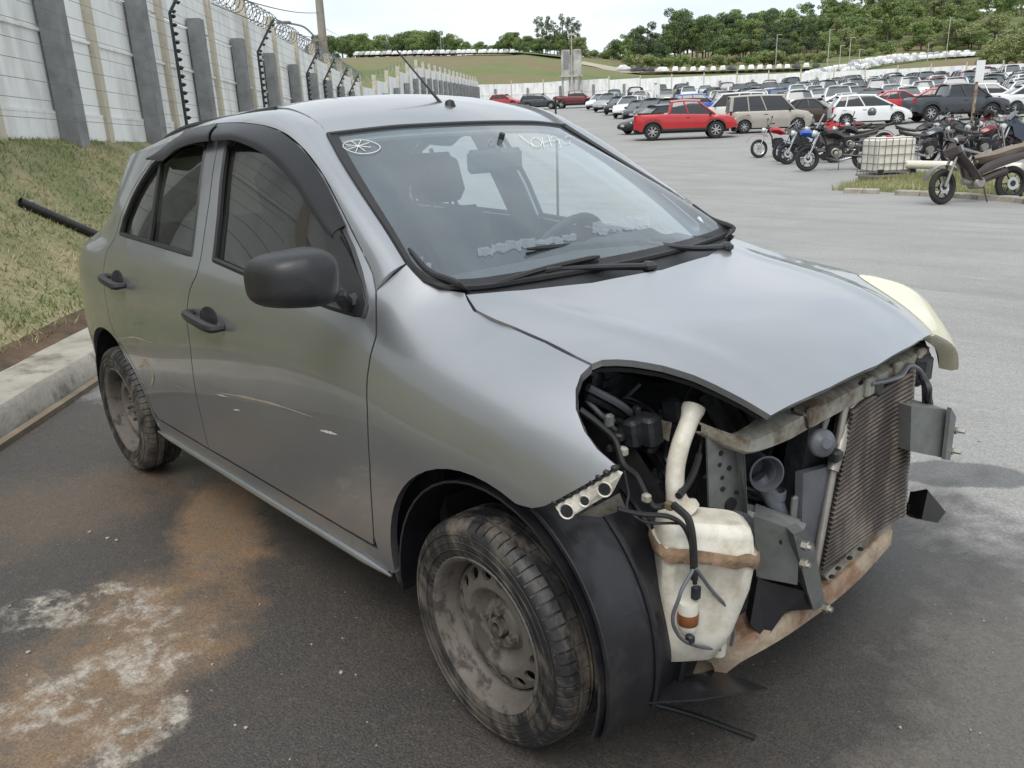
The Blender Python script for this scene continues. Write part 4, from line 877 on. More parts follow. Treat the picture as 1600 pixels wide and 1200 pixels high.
# ---- wheels
def tyre_mesh():
    R0=.288; prof=[(.186,-.066),(.192,-.078),(.205,-.084),(.235,-.087),(.262,-.084),(.274,-.076),(.281,-.066),(.2845,-.060),(.2865,-.044),(.2775,-.042),(.2775,-.036),(.287,-.034),(.288,-.012),(.279,-.010),(.279,-.004),(.288,-.002)]
    prof=prof+[(r,-h) for r,h in prof[::-1][1:]]
    nb=64; seg=nb*4; n=len(prof); V=[];F=[]
    for k in range(seg):
        bk_,e=divmod(k,4); q=2*math.pi/nb*(bk_+(0,.13,.16,.97)[e]); low=e<2
        for i,(r,h) in enumerate(prof):
            if low and .044<=abs(h)<.079: r-=.0055
            if low and .012<=abs(h)<=.036 and r>.28 and bk_%2: r-=.003
            qq=q+(.5*2*math.pi/nb if h>0 else 0); V.append((r*math.cos(qq),h,r*math.sin(qq)))
    for k in range(seg):
        j=(k+1)%seg
        for i in range(n-1): F.append((k*n+i,j*n+i,j*n+i+1,k*n+i+1))
    m=MB(); m.add(V,F)
    for rr in (.232,.214,.252): m.lathe([(rr,-.0869),(rr+.002,-.0885),(rr+.004,-.0869)],(0,0,0),'y',72)
    return m.mesh('tyre','tyre',angle=30)
def rim_mesh():
    m=MB()
    m.lathe([(.188,.075),(.186,-.066),(.193,-.074),(.197,-.079),(.194,-.083),(.186,-.080),(.180,-.070),(.176,-.052),(.170,-.034),(.1665,-.012),(.1655,.006)],(0,0,0),'y',72)
    m.lathe([(.1655,.006),(.163,-.012),(.159,-.024)],(0,0,0),'y',72)
    m.lathe([(.112,-.040),(.105,-.041),(.098,-.037),(.086,-.016),(.078,-.006),(.070,-.004),(.064,-.010),(.056,-.022),(.040,-.026),(.034,-.024),(.031,-.006),(.0,-.006)],(0,0,0),'y',56)
    nh=16
    for k in range(nh):     # vent holes
        a0=2*math.pi*k/nh;da=2*math.pi/nh; out=[];inn=[]
        for i in range(24):
            t=i/24*4; e=int(t);f=t-e
            if e==0: u,v=f,0
            elif e==1: u,v=1,f
            elif e==2: u,v=1-f,1
            else: u,v=0,1-f
            out.append((a0+(u-.5)*da,.112+v*.047)); q=math.atan2(v-.5,u-.5); inn.append((a0+.0185/.138*math.cos(q),.1375+.0145*math.sin(q)))
        P=lambda a,r:(r*math.cos(a),-.040+((r-.112)/.047)**1.5*.016,r*math.sin(a))
        V=[P(*q) for q in out]+[P(*q) for q in inn]+[tuple(np.array(P(*q))+np.array([0,.010,0])) for q in inn]
        m.add(V,[(i,(i+1)%24,24+(i+1)%24,24+i) for i in range(24)]+[(24+i,24+(i+1)%24,48+(i+1)%24,48+i) for i in range(24)])
    return m.mesh('rim','rim',angle=42)
def nut_mesh():
    m=MB(); m.lathe([(0,-.022),(.008,-.022),(.0115,-.017),(.0115,0),(.017,.002)],(0,0,0),'y',6); return m.mesh('wheel_nut','rim',angle=30)
def hub_mesh():
    m=MB(); m.lathe([(0,-.020),(.012,-.020),(.013,-.036),(.023,-.036),(.026,-.014),(.029,-.004)],(0,0,0),'y',20); return m.mesh('hub_cap','rim',angle=30)
TY,RI,NU,HU=tyre_mesh(),rim_mesh(),nut_mesh(),hub_mesh()
br=MB().lathe([(0,.02),(.12,.02),(.12,.03),(.07,.035),(.07,.07),(0,.07)],(0,0,0),'y',28).mesh('brake_drum','dark')
for cx in(0,-2.45):
    for s in(1,-1):
        o=bpy.data.objects.new('wheel',None); COL.objects.link(o); o.parent=car; o.location=(cx,-.735*s,.288); o.rotation_euler=(0,random.uniform(0,6),(math.radians(-2.3) if cx==0 else 0)+(math.pi if s<0 else 0)); o.rotation_mode='XYZ'
        for nm,me in(('tyre',TY),('rim',RI),('brake_drum',br),('hub_cap',HU)):
            p=bpy.data.objects.new(nm,me); COL.objects.link(p); p.parent=o
        for k in range(4):
            p=bpy.data.objects.new('wheel_nut',NU); COL.objects.link(p); p.parent=o; q=math.pi/4+k*math.pi/2; p.location=(.05*math.cos(q),-.022,.05*math.sin(q))
# ---- left headlamp (yellowed), still fitted
def lampgrid():
    hedge=[(a_,-b_,float(Zh(a_,b_))-.004) for a_,b_ in _ho[6:]]
    inner=spline(hedge,18); outer=spline([(.205,.640,.955),(.285,.690,.925),(.361,.716,.883),(.429,.712,.800),(.470,.690,.745),(.497,.655,.701)],18)
    return np.array([inner*(1-t)+outer*t+np.array([.62,.45,.5])*(.026*math.sin(math.pi*t))*np.clip(np.linspace(0,3,18),0,1)[:,None] for t in np.linspace(0,1,9)])
LG=lampgrid()
hl_=MB().sheet(LG,.006).build('headlight','lens',car); hl_['label']='yellowed headlight lens still fitted on the far corner'
ring_=np.concatenate([LG[0],LG[1:,-1],LG[-1][::-1][1:],LG[::-1][1:-1,0]]); cen_=ring_.mean(0); ring_=np.concatenate([ring_,ring_[:1]])
MB().grid(np.array([ring_,ring_+np.array([-.012,-.006,-.004]),cen_+(ring_-cen_)*.93+np.array([-.03,-.02,-.01])])).build('lens_rim','lens',hl_)
MB().grid(np.array([cen_+(ring_-cen_)*.9+np.array([-.04,-.028,-.018]),cen_+(ring_-cen_)*.75+np.array([-.10,-.07,-.05]),cen_+(ring_-cen_)*.05+np.array([-.12,-.08,-.06])])).build('headlight_housing','engine',hl_)
for c,r in(((.40,.56,.80),.06),((.33,.63,.83),.045)): MB().lathe([(0,-.05),(r*.5,-.045),(r,0),(r*.97,.003),(r*.45,-.035),(0,-.04)],c,'z',20,R=frame((.8,.2,.3))).build('reflector_bowl','alu',hl_)
MB().bbox((.44,.47,.74),(.09,.09,.10),bev=.02).build('lamp_bracket','engine',hl_)

# scrapes and nicks on the doors
def mark(pts,wd,mat,par):
    P=[]; Q=spline([side(*q) for q in pts],16)
    for i,p in enumerate(Q):
        n=Nf(np.array(p[0]),np.array(p[2])); k=wd*(.35+.65*abs(math.sin(i*2.3)))*math.sin(math.pi*(i+.5)/16)
        P.append([p+n*.0012+np.array([0,0,k]),p+n*.0012-np.array([0,0,k*.7])])
    MB().grid(np.array(P)).build('scrape_mark',mat,par)
M['scuff']=pm('tan_scuff',(.27,.225,.18),.8,0,var=.2,scale=40); M['nick']=pm('pale_nick',(.55,.55,.54),.6)
for pts,wd,mt,dr in(([(332,612),(380,620),(430,632),(500,655)],.006,'scuff',fdoor),([(500,672),(512,675),(528,679)],.006,'nick',fdoor),([(365,640),(376,641)],.003,'nick',fdoor),([(340,616),(355,620)],.003,'nick',fdoor),([(217,575),(228,568),(240,585),(236,604)],.022,'scuff',rdoor),([(270,600),(285,606),(296,612)],.003,'scuff',rdoor),([(185,530),(215,528),(245,538)],.006,'scuff',rdoor)): mark(pts,wd,mt,dr[0])
# ================================================================== opened front end
def X(*a): return onX(*a)
def wire(name,pts,r,mat='rubber',parent=None,seg=7,n=None):
    P=spline(pts,n or max(14,len(pts)*6)); return MB().tube(P,r,seg).build(name,mat,parent or car)
# engine and dark surroundings
en=MB(); en.bbox((-.02,-.02,.60),(.42,.62,.42),bev=.05); en.bbox((.10,.05,.86),(.26,.46,.07),bev=.03)
for k in range(4): en.tube([(.20,-.22+.13*k,.78),(.30,-.22+.13*k,.66),(.27,-.22+.13*k,.52)],.024,8)
en.bbox((.08,-.36,.52),(.26,.18,.26),bev=.04); en.lathe([(0,-.02),(.06,-.02),(.065,0),(.05,.03),(0,.03)],(.16,-.38,.62),'y',18); en.lathe([(0,-.02),(.045,-.02),(.05,0),(.04,.03),(0,.03)],(.22,-.38,.48),'y',18)
engine=en.build('engine','engine',car)
MB().bbox((-.02,-.02,.88),(.36,.44,.05),bev=.02).build('engine_cover','blackplastic',engine)
ef=MB()
for k in range(26):
    y=-.47+.02*(k%5); c=(random.uniform(-.05,.24),random.uniform(-.52,-.36),random.uniform(.55,.88)); ef.bbox(c,(random.uniform(.02,.07),random.uniform(.02,.06),random.uniform(.02,.08)),frame((random.uniform(-.3,.3),random.uniform(-.3,.3),1)),.008)
efo=ef.build('engine_fittings','engine',engine); efo['kind']='stuff'
bat=MB(); bat.bbox((.05,.40,.72),(.24,.18,.20),bev=.012); bat.build('battery','engine',car)
for s in(1,-1):
    p=MB(); p.add([(-.28,s*.47,.40),(.18,s*.47,.40),(.30,s*.50,.62),(.12,s*.53,.86),(-.28,s*.56,.95)],[(0,1,2,3,4)]); p.add([(-.28,s*.60,.95),(.10,s*.585,.925),(.10,s*.52,.90),(-.28,s*.545,.955)],[(0,1,2,3)])
    p.build('inner_wing','dark',car,smooth=False)
MB().lathe([(0,.03),(.05,.03),(.075,.01),(.085,-.03),(.08,-.06)],(-.08,-.50,.86),'z',22).build('strut_tower','engine',car)
for s in(1,-1): MB().bbox((.12,s*.44,.47),(.60,.075,.12),bev=.01).build('chassis_rail','engine',car)
# upper radiator support, painted cream
a,b_=X(1120,694,.36),X(1425,566,.43)
top=spline([X(1092,668,.33),X(1128,684,.37),X(1165,695,.405),X(1250,655,.435),X(1345,605,.45),X(1440,551,.435)],40)
us=MB(); n=len(top)
rows=[]
for i_,p in enumerate(top):
    rows.append([p+np.array(q)*min(1,.35+i_/14) for q in((-.05,0,.022),(.0,0,.025),(.016,0,.018),(.018,0,-.018),(.006,0,-.026),(-.045,0,-.024))])
us.sheet(np.array(rows),.004); sup=us.build('radiator_support','cream',car)
def hole(c,n,r,parent,mat='dark',seg=12,asp=1.): 
    m=MB(); F_=frame(n,(0,1,0)); P=[np.array(c)+F_@np.array([r*math.cos(q),r*asp*math.sin(q),0]) for q in np.linspace(0,2*math.pi,seg+1)[:-1]]; nn=np.array(n)/np.linalg.norm(n)
    m.prism(P,nn*-.004,nn*.0025); return m.build('hole_shade',mat,parent)  # solid dark disc standing proud, its black painted as shade inside a hole
for k,(r,asp) in((10,(.006,1)),(14,(.009,1)),(18,(.006,1)),(21,(.019,1.3)),(24,(.008,1)),(26,(.006,1)),(30,(.017,1.3)),(34,(.007,1)),(37,(.011,1))):
    hole(top[k]+np.array([.0165,0,.002]),(1,-.05,.05),r,sup,asp=asp)
for k in(12,22,29,36): MB().bbox(top[k]+np.array([.022,0,.008]),(.02,.045,.05),bev=.006).build('support_rib','cream',sup)
# headlamp support post, perforations shown by dark discs
cc=[X(1105,676,.35),X(1150,688,.37),X(1164,800,.37),X(1108,792,.35)]
pl=MB(); pl.prism(cc,(0,0,0),(-.006,.002,0)); post=pl.build('lamp_support_post','greysteel',car,smooth=False)
fl2=MB(); fl2.prism([X(1147,686,.372),X(1162,690,.40),X(1168,802,.40),X(1160,800,.372)],(0,0,0),(-.002,.005,0)); fl2.build('post_flange','greysteel',post,smooth=False)
nn=np.cross(np.array(cc[1])-np.array(cc[0]),np.array(cc[3])-np.array(cc[0])); nn/=np.linalg.norm(nn); nn=nn if nn[0]>0 else -nn
def plane_pt(px,py,P,n): d=ray(px,py); return CX+d*(((np.array(P)-CX)@n)/(d@n))
for px,py,r in((1126,708,.006),(1146,697,.005),(1139,731,.006),(1128,746,.005),(1129,764,.006),(1151,769,.005),(1142,788,.017),(1124,726,.005)): hole(plane_pt(px,py,cc[0],nn)+nn*.0005,nn,r,post)
# grey crash can with plate and twisted leg
q=[X(1178,806,.40),X(1250,832,.49),X(1246,914,.49),X(1182,902,.40)]
cb=MB(); cb.prism(q,(0,0,0),(-.03,.06,0)); can=cb.build('crash_bracket','greysteel',car,smooth=False)
tp=MB(); tp.prism([X(1155,790,.36),X(1175,795,.37),X(1258,824,.49),X(1250,834,.49),X(1180,812,.40)],(0,0,0),(-.004,.012,.004)); tp.build('bracket_lip','greysteel',can,smooth=False)
st=MB(); st.prism([X(1240,835,.50),X(1256,828,.51),X(1272,850,.51),X(1290,945,.50),X(1272,955,.50),X(1262,925,.50)],(0,0,0),(-.03,.02,0)); st.build('bracket_strut','greysteel',can,smooth=False)
lg=MB(); lg.prism([X(1184,905,.41),X(1262,925,.49),X(1272,952,.49),X(1228,955,.46),X(1196,1000,.44),X(1172,975,.42)],(0,0,0),(-.03,.03,0)); lg.build('bracket_leg',M['liner'],can,smooth=False)
for px,py in((1254,851),(1252,879),(1287,948)):
    c=X(px,py,.515); m=MB(); m.lathe([(0,.022),(.007,.022),(.008,.014),(.012,.012),(.012,0),(0,0)],c,'x',6); m.build('bolt','bolt',can)
MB().prism([X(1215,843,.46),X(1219,842,.463),X(1220,848,.463),X(1216,849,.46)],(.006,-.004,0),(.004,-.002,0)).build('hole_shade','dark',can)  # small dark chip, painted shade of a hole in the plate
# condenser and radiator
c_tl,c_tr,c_br,c_bl=X(1326,642,.47),X(1424,578,.49),X(1409,803,.49),X(1278,890,.48)
Nn=34; cd=MB(); cu=np.linspace(0,1,13)
for i in range(Nn):
    t=(i+.5)/Nn; A=c_tl*(1-t)+c_bl*t; B=c_tr*(1-t)+c_br*t
    sag=.012*math.exp(-((t-.75)/.18)**2)
    P=np.array([A*(1-u)+B*u+np.array([-.006*math.sin(math.pi*u),0,-sag*math.exp(-((u-.2)/.22)**2)]) for u in cu])
    hgt=np.linalg.norm(c_tl-c_bl)/Nn*.36; R_=[]
    for dx,dz in((.004,hgt),(.012,hgt*.6),(.012,-hgt*.6),(.004,-hgt)): R_.append(P+np.array([dx,0,dz]))
    cd.grid(np.array(R_))
core=MB(); core.prism([c_tl,c_tr,c_br,c_bl],(0,0,0),(-.028,0,0)); cond=core.build('condenser','fincore',car,smooth=False); cond['label']='dirty brown condenser with bent fins'
ft=cd.build('fin_rows','fin',cond,angle=80); ft['kind']='stuff'
tk=MB(); tk.tube([c_tr+np.array([-.005,.008,.012]),c_br+np.array([-.005,.008,-.01])],.0125,10); tk.build('header_tank','alu',cond)
tk=MB(); tk.tube([c_tl+np.array([-.008,-.006,.01]),c_bl+np.array([-.006,-.006,-.01])],.010,10); tk.build('header_tank','alu',cond)
fz=MB()
for k in range(40):
    t=k/39; p=c_tr*(1-t)+c_br*t; fz.box(p+np.array([.006,-.006,0]),(.012,.014,.004))
fz.build('fin_ends','alu',cond)
rb=MB(); rb.prism([c_tl+np.array([-.05,-.09,.02]),c_tr+np.array([-.05,.02,.0]),c_br+np.array([-.05,.02,-.02]),c_bl+np.array([-.05,-.07,-.02])],(0,0,0),(-.05,0,0)); rb.build('radiator','engine',car,smooth=False)
sh=MB(); sh.prism([X(1255,740,.45),X(1300,728,.462),X(1276,885,.466),X(1252,870,.45)],(0,0,0),(-.02,0,0)); sh.build('shroud_edge','duct',car,smooth=False)
lb=MB(); lb.bbox(X(1240,800,.44),(.012,.022,.085),bev=.004); lb.build('radiator_mount','greysteel',car); 
rp=MB(); rp.tube([X(1300,735,.47),X(1312,700,.47),X(1326,640,.46),X(1345,622,.455)],[.016,.015,.013,.012],10); rp.build('receiver_pipe','alu',car)
# horn
hc=X(1284,692,.47);
hm=MB(); hm.lathe([(0,.022),(.012,.022),(.018,.014),(.030,.010),(.034,.004),(.034,-.004),(.022,-.014),(0,-.018)],hc,'z',24,R=frame((.85,-.5,.25))); horn=hm.build('horn','duct',car)
hk=MB(); hk.prism([hc+np.array([.0,.0,.02]),hc+np.array([0,.012,.02]),X(1302,640,.45),X(1292,638,.45)],(0,0,0),(-.004,0,0)); hk.build('horn_bracket','greysteel',horn,smooth=False)
hk=MB(); hk.bbox(X(1305,712,.475),(.03,.035,.03),bev=.006); hk.build('horn_connector','blackplastic',horn)
MB().bbox(X(1368,607,.475),(.03,.038,.028),frame((.9,-.2,.1)),.005).build('latch_sensor','blackplastic',car)
# air intake duct
ic=X(1192,737,.38); ax=np.array([.80,-.52,.12]); ax/=np.linalg.norm(ax); Rf=frame(ax)
m=MB(); m.lathe([(.030,-.03),(.030,-.005),(.0335,.0),(.041,.012),(.044,.02),(.040,.022),(.035,.008),(.031,-.02),(.031,-.11),(.038,-.11),(.040,-.06),(.036,-.02),(.036,0)],ic,'z',28,R=Rf); m.lathe([(0,-.06),(.031,-.06)],ic,'z',20,R=Rf)
duct=m.build('intake_duct','duct',car)
MB().tube(spline([ic-ax*.02+np.array([0,0,-.02]),X(1213,790,.40),X(1222,825,.41)],10),[.02]*4+[.022]*3+[.024]*3,14).build('resonator_tube','duct',duct)
MB().lathe([(.0225,-.012),(.026,-.01),(.026,.01),(.0225,.012)],X(1211,772,.395),'z',18).build('hose_clamp','duct',duct)
# lower crossmember, rusty
lo=spline([X(1112,1052,.36),X(1160,1015,.41),X(1230,975,.45),X(1300,925,.47),X(1350,880,.48),X(1388,838,.48)],30)
lr=MB(); lr.sheet(np.array([[p+np.array(q) for q in((-.07,0,.028),(0,0,.03),(.006,0,.02),(.006,0,-.022),(-.01,0,-.028),(-.07,0,-.028))] for p in lo]),.004); cm=lr.build('lower_crossmember','rust',car); cm['label']='rusty lower radiator crossmember'
up=MB(); up.prism([X(1288,900,.46),X(1372,822,.48),X(1400,800,.485),X(1398,820,.485),X(1300,915,.46)],(0,0,0),(-.03,0,0)); up.build('lower_tie_panel','cream',car,smooth=False)
for px,py in((1310,888),(1328,872),(1345,858),(1300,901)): hole(X(px,py,.482),(1,-.3,.2),.008,cm,asp=.6)
# far crash beam stub
q=[X(1424,635,.53),X(1482,640,.57),X(1472,715,.57),X(1422,705,.53)]
fb=MB(); fb.prism(q,(0,0,0),(-.12,.03,0)); far=fb.build('crash_bracket','greysteel',car,smooth=False)
MB().prism([X(1480,636,.575),X(1488,650,.575),X(1479,718,.575),X(1471,717,.575)],(0,0,0),(.01,.0,0)).build('bracket_plate','greysteel',far,smooth=False)
for px,py in((1490,671),(1484,703)):
    m=MB(); m.lathe([(0,.03),(.006,.03),(.007,.012),(.012,.01),(.012,0),(0,0)],X(px,py,.575),'x',6); m.build('bolt','bolt',far)
# splash shield remains on the far side
fs=MB(); fs.sheet(np.array([[X(1422,768,.45),X(1450,766,.52),X(1478,800,.50)],[X(1416,800,.45),X(1440,812,.50),X(1465,817,.49)]]),.006); fs.bbox(X(1432,795,.47),(.05,.05,.05),bev=.008); fs.build('splash_shield','blackplastic',car)
# washer bottle
def rring(c,lx,ly,z,ang,r=.03,n=32):
    P=[]
    for k in range(n):
        q=2*math.pi*k/n; x=math.copysign(abs(math.cos(q))**.45,math.cos(q))*lx/2; y=math.copysign(abs(math.sin(q))**.45,math.sin(q))*ly/2
        P.append((c[0]+x*math.cos(ang)-y*math.sin(ang),c[1]+x*math.sin(ang)+y*math.cos(ang),z))
    return P
wa=math.radians(49); wc=np.array([.395,-.505])
def loft(rings,cap=True):
    G=np.array(rings); G=np.concatenate([G,G[:,:1]],1); m=MB().grid(G); n=G.shape[1]-1
    if cap: m.add(G[0][:-1],[tuple(range(n))]); m.add(G[-1][:-1],[tuple(range(n))])
    return m
rg=[]
for z,lx,ly,ox,sl in((.278,.10,.06,-.035,0),(.285,.125,.08,-.032,0),(.35,.165,.10,-.016,0),(.46,.20,.12,-.002,.0),(.543,.212,.126,0,-.15),(.548,.226,.138,0,-.15),(.560,.226,.138,0,-.15),(.566,.206,.122,0,-.15),(.598,.20,.116,0,-.15),(.616,.188,.104,0,-.15),(.624,.16,.08,0,-.15)):
    R_=np.array(rring(wc+ox*np.array([math.cos(wa),math.sin(wa)]),lx,ly,z,wa)); along=(R_[:,:2]-wc)@np.array([math.cos(wa),math.sin(wa)]); R_[:,2]+=along*sl; rg.append(R_)
bot=loft(rg).build('washer_bottle','whitetank',car,angle=50); bot['label']='white washer fluid bottle caked with mud'
mr=[]
for z,g in((.536,.002),(.545,.006),(.554,.008),(.562,.006),(.570,.001)):
    R_=np.array(rring(wc,.222+g,.134+g,z,wa)); along=(R_[:,:2]-wc)@np.array([math.cos(wa),math.sin(wa)]); R_[:,2]+=along*-.15+rng.normal(0,.004,len(R_)); mr.append(R_)
loft(mr,False).build('mud_ledge','tankmud',bot)
neck=spline([X(1072,800,.36),X(1056,775,.34),X(1055,735,.33),X(1062,700,.325),X(1078,655,.31),X(1084,636,.305)],26)
nk=MB(); nk.tube(neck,[.034]*2+[.023]*3+[.0205]*17+[.0215,.023,.026,.0265],16); nk.build('filler_neck','whitetank',bot)
MB().lathe([(0,.004),(.018,.004),(.024,.0),(.026,-.008),(.022,-.012)],neck[-1]+np.array([0,0,.006]),'z',20,R=frame((.2,-.1,1))).build('filler_rim','engine',bot)
pc=X(1075,958,.41); pu=MB(); pu.lathe([(0,.03),(.020,.028),(.022,.02),(.022,-.03),(.014,-.05),(0,-.05)],pc,'z',18); pu.build('washer_pump','whitetank',bot)
MB().lathe([(.0225,.004),(.0235,0),(.0235,-.022),(.019,-.028)],pc,'z',18).build('pump_body','amber',bot)
MB().lathe([(0,.0),(.016,0),(.018,-.01),(.016,-.07),(0,-.07)],X(1097,968,.41),'z',16).build('pump_body','whitetank',bot)
MB().bbox(X(1087,925,.42),(.018,.02,.035),bev=.004).build('pump_connector','engine',bot)
MB().lathe([(0,.02),(.018,.02),(.02,.01),(.018,-.03),(0,-.03)],X(1122,1003,.42),'z',14).build('bottle_foot','whitetank',bot)
# wiring and hoses
wire('wiring_loom',[X(906,640,.21),X(935,662,.24),X(962,690,.27),X(972,722,.29),X(995,745,.31),X(1010,775,.33),X(1022,792,.345),X(1048,788,.36)],[.007]*48,'rubber',n=48)
wire('wiring_loom',[X(965,795,.34),X(1000,803,.37),X(1040,806,.40),X(1068,822,.42),X(1082,860,.43),X(1086,912,.435)],.0052)
wire('wiring_loom',[X(1052,788,.38),X(1075,810,.42),X(1083,850,.435),X(1085,905,.44)],.0085)
wire('washer_hose',[X(1083,890,.44),X(1062,930,.44),X(1051,965,.43),X(1060,992,.43),X(1085,1008,.43),X(1125,1015,.44)],.0042,'duct')
wire('washer_hose',[X(1087,888,.445),X(1110,920,.45),X(1135,950,.46),X(1146,985,.46),X(1142,1008,.45)],.0042,'duct')
wire('bonnet_cable',[X(1098,680,.32),X(1090,720,.335),X(1078,750,.35),X(1060,775,.36)],[.004]*6+[.0085]*18,n=24)
wire('wiring_loom',[X(1080,600,.24),X(1066,640,.27),X(1070,670,.28)],.004)
wire('wiring_loom',[X(1000,600,.12),X(975,625,.10),X(955,650,.08)],.005,'duct')
wire('wiring_loom',[X(975,735,.30),X(982,770,.315),X(980,795,.33),X(1000,812,.36),X(1060,818,.41)],.003)
wire('wiring_loom',[X(1238,640,.44),X(1255,652,.45),X(1264,668,.46)],.005)
wire('coolant_hose',[X(1360,600,.48),X(1390,594,.485),X(1408,588,.49),X(1420,572,.49),X(1438,580,.50),X(1444,610,.50),X(1443,650,.50),X(1434,663,.49)],.0065,'duct')
wire('coolant_hose',[X(1440,585,.49),X(1450,610,.52),X(1452,632,.50)],.011)
wire('wiring_loom',[X(1100,745,.30),X(1160,760,.34),X(1190,770,.36)],.004,'duct')
for px,py,x_ in((974,705,.285),(1010,778,.335),(1078,998,.43),(1046,790,.37)): MB().bbox(X(px,py,x_),(.02,.016,.02),bev=.004).build('cable_clip','engine' if py>800 else 'cream',car)
# bumper side bracket under the wing
b0=[side(868,788)+np.array([0,.01,-.004]),side(962,738)+np.array([0,.012,-.004]),side(962,738)+np.array([.02,.02,-.03]),side(957,748)+np.array([.018,.03,-.055]),side(885,800)+np.array([.015,.012,-.035]),side(872,795)+np.array([.006,.005,-.02])]
bb=[onY(867,791,-.80),onY(960,738,-.752),onY(971,742,-.745),onY(958,768,-.745),onY(888,810,-.79),onY(877,806,-.80)]
bk=MB(); bk.prism(bb,(0,.0,0),(-.006,.012,0)); bkt=bk.build('bumper_bracket','bracketwhite',car,smooth=False)
bn=np.cross(np.array(bb[1])-np.array(bb[0]),np.array(bb[4])-np.array(bb[0])); bn/=np.linalg.norm(bn); bn=bn if bn@ (CX-np.array(bb[0]))>0 else -bn
for px,py,r in((886,798,.0135),(914,782,.009),(945,764,.0125)):
    hole(plane_pt(px,py,bb[0],bn)+bn*.001,bn,r,bkt,'engine'); 
    m=MB(); m.lathe([(r,.0),(r+.003,.003),(r+.004,-.001)],plane_pt(px,py,bb[0],bn)+bn*.002,'z',16,R=frame(bn)); m.build('hole_rim','bracketwhite',bkt)
cl=MB()
for k in range(9):
    t=k/8; p=np.array(bb[0])*(1-t)+np.array(bb[1])*t; cl.bbox(p+np.array([0,0,.008]),(.014,.012,.012),bev=.003)
cl.build('bracket_clips','rubber',bkt)
gu=MB(); gu.add([onY(905,805,-.72),onY(968,770,-.70),onY(978,795,-.66),onY(940,808,-.68)],[(0,1,2,3)]); gu.build('wing_stay','cream',car,smooth=False)
# splash liner standing in front of the wheel
A=np.linspace(math.radians(64),math.radians(-24),26); rows=[]
for y,dr in((-.795,.012),(-.793,.0),(-.775,-.006),(-.74,-.004),(-.70,.004),(-.685,.018),(-.64,.02),(-.60,.012),(-.54,.012),(-.47,.012)):
    rows.append([(.372*math.cos(a)+dr*math.cos(a)-.01,y+.05*(max(0,-a))*.6,.318+.372*1.03*math.sin(a)+dr*math.sin(a)*.8) for a in A])
sl=MB(); sl.sheet(np.array(rows),.004); spl=sl.build('front_wheel_liner','liner',car); spl['label']='black plastic wheel arch liner hanging in front of the wheel'
for y in (-.655,-.56): MB().tube([(.392*math.cos(a)-.002,y+.03*max(0,-a),.318+.390*1.03*math.sin(a)) for a in A[(4 if y<-.7 else 2):-2]],.007,6).build('liner_rib','liner',spl)

hg=MB(); hg.sheet(np.array([[X(1000,1080,.33),X(1050,1062,.36),X(1120,1045,.36)],[X(1003,1098,.36),X(1095,1092,.46),X(1200,1075,.50)]]),.004); hg.build('under_tray','liner',car)
wire('torn_trim',[onZ(975,1088,.03),onZ(1060,1110,.012),onZ(1180,1152,.012)],.007,'rubber')

# more harness, pipes and clips inside the bay
r2=random.Random(5)
for k in range(9):
    x0=.05+.02*k; wire('wiring_loom',[X(915+r2.uniform(0,20),600+r2.uniform(-10,60),.05+r2.uniform(0,.1)),X(960+r2.uniform(-10,20),640+r2.uniform(-20,40),.06+r2.uniform(0,.12)),X(1010+r2.uniform(-10,30),690+r2.uniform(-30,30),.10+r2.uniform(0,.1)),X(1045+r2.uniform(-15,15),740+r2.uniform(-30,30),.16+r2.uniform(0,.1))],r2.uniform(.004,.010),r2.choice(('rubber','duct','engine')))
for k in range(7):
    wire('wiring_loom',[X(1120+r2.uniform(-10,40),720+r2.uniform(-10,40),.22),X(1180+r2.uniform(-20,20),760+r2.uniform(-20,40),.27),X(1240+r2.uniform(-20,20),720+r2.uniform(-20,90),.33)],r2.uniform(.004,.009),r2.choice(('rubber','duct')))
for k in range(10):
    c=X(930+r2.uniform(0,110),610+r2.uniform(0,130),.10+r2.uniform(0,.1)); MB().bbox(c,(r2.uniform(.015,.04),r2.uniform(.015,.04),r2.uniform(.015,.04)),rotz(r2.uniform(0,3)),.005).build('plug_connector',r2.choice(('engine','blackplastic','duct','greysteel')),car)
MB().lathe([(0,.05),(.032,.05),(.038,.03),(.04,-.03),(.03,-.05),(0,-.05)],X(975,660,.08),'z',16,R=frame((.8,-.5,.2))).build('throttle_body','greysteel',engine)
MB().prism([X(1025,655,.22),X(1050,660,.24),X(1045,690,.24),X(1030,680,.22)],(0,0,0),(-.01,0,0)).build('bay_bracket','cream',car,smooth=False)
# ================================================================== parked vehicles
def cpaint(name,c,metal=.3,rough=.3): M[name]=pm('vehicle_'+name,c,rough,metal,var=.06,scale=2,coat=.5); return name
for nm,c,mt in(('white',(.72,.73,.73),0),('offwhite',(.62,.61,.57),0),('silver',(.42,.43,.44),.6),('beige',(.40,.37,.32),.5),('grey',(.13,.135,.14),.4),('black',(.014,.014,.016),.2),('navy',(.02,.03,.05),.2),('slate',(.05,.058,.068),.3),('red',(.42,.015,.02),0),('darkred',(.13,.012,.016),.2),('blue',(.02,.10,.42),.1),('brown',(.07,.045,.035),.3),('green',(.06,.26,.05),0)): cpaint(nm,c,mt)
M['cglass']=pm('vehicle_glass',(.015,.018,.02),.06,0,var=.2,scale=1,spec=.8)
M['cscreen']=pm('vehicle_screen',(.10,.115,.12),.08,0,var=.2,scale=1,spec=.8)
M['ctyre']=pm('vehicle_tyre',(.02,.02,.021),.8); M['calloy']=pm('vehicle_alloy',(.45,.45,.45),.4,.7); M['clamp']=pm('lamp_clear',(.55,.56,.55),.15,.2); M['ctail']=pm('lamp_red',(.35,.01,.01),.2); M['ctrim']=pm('vehicle_trim',(.02,.02,.021),.6)
def interp(T,x): return float(np.interp(x,[a for a,_ in T],[b for _,b in T]))
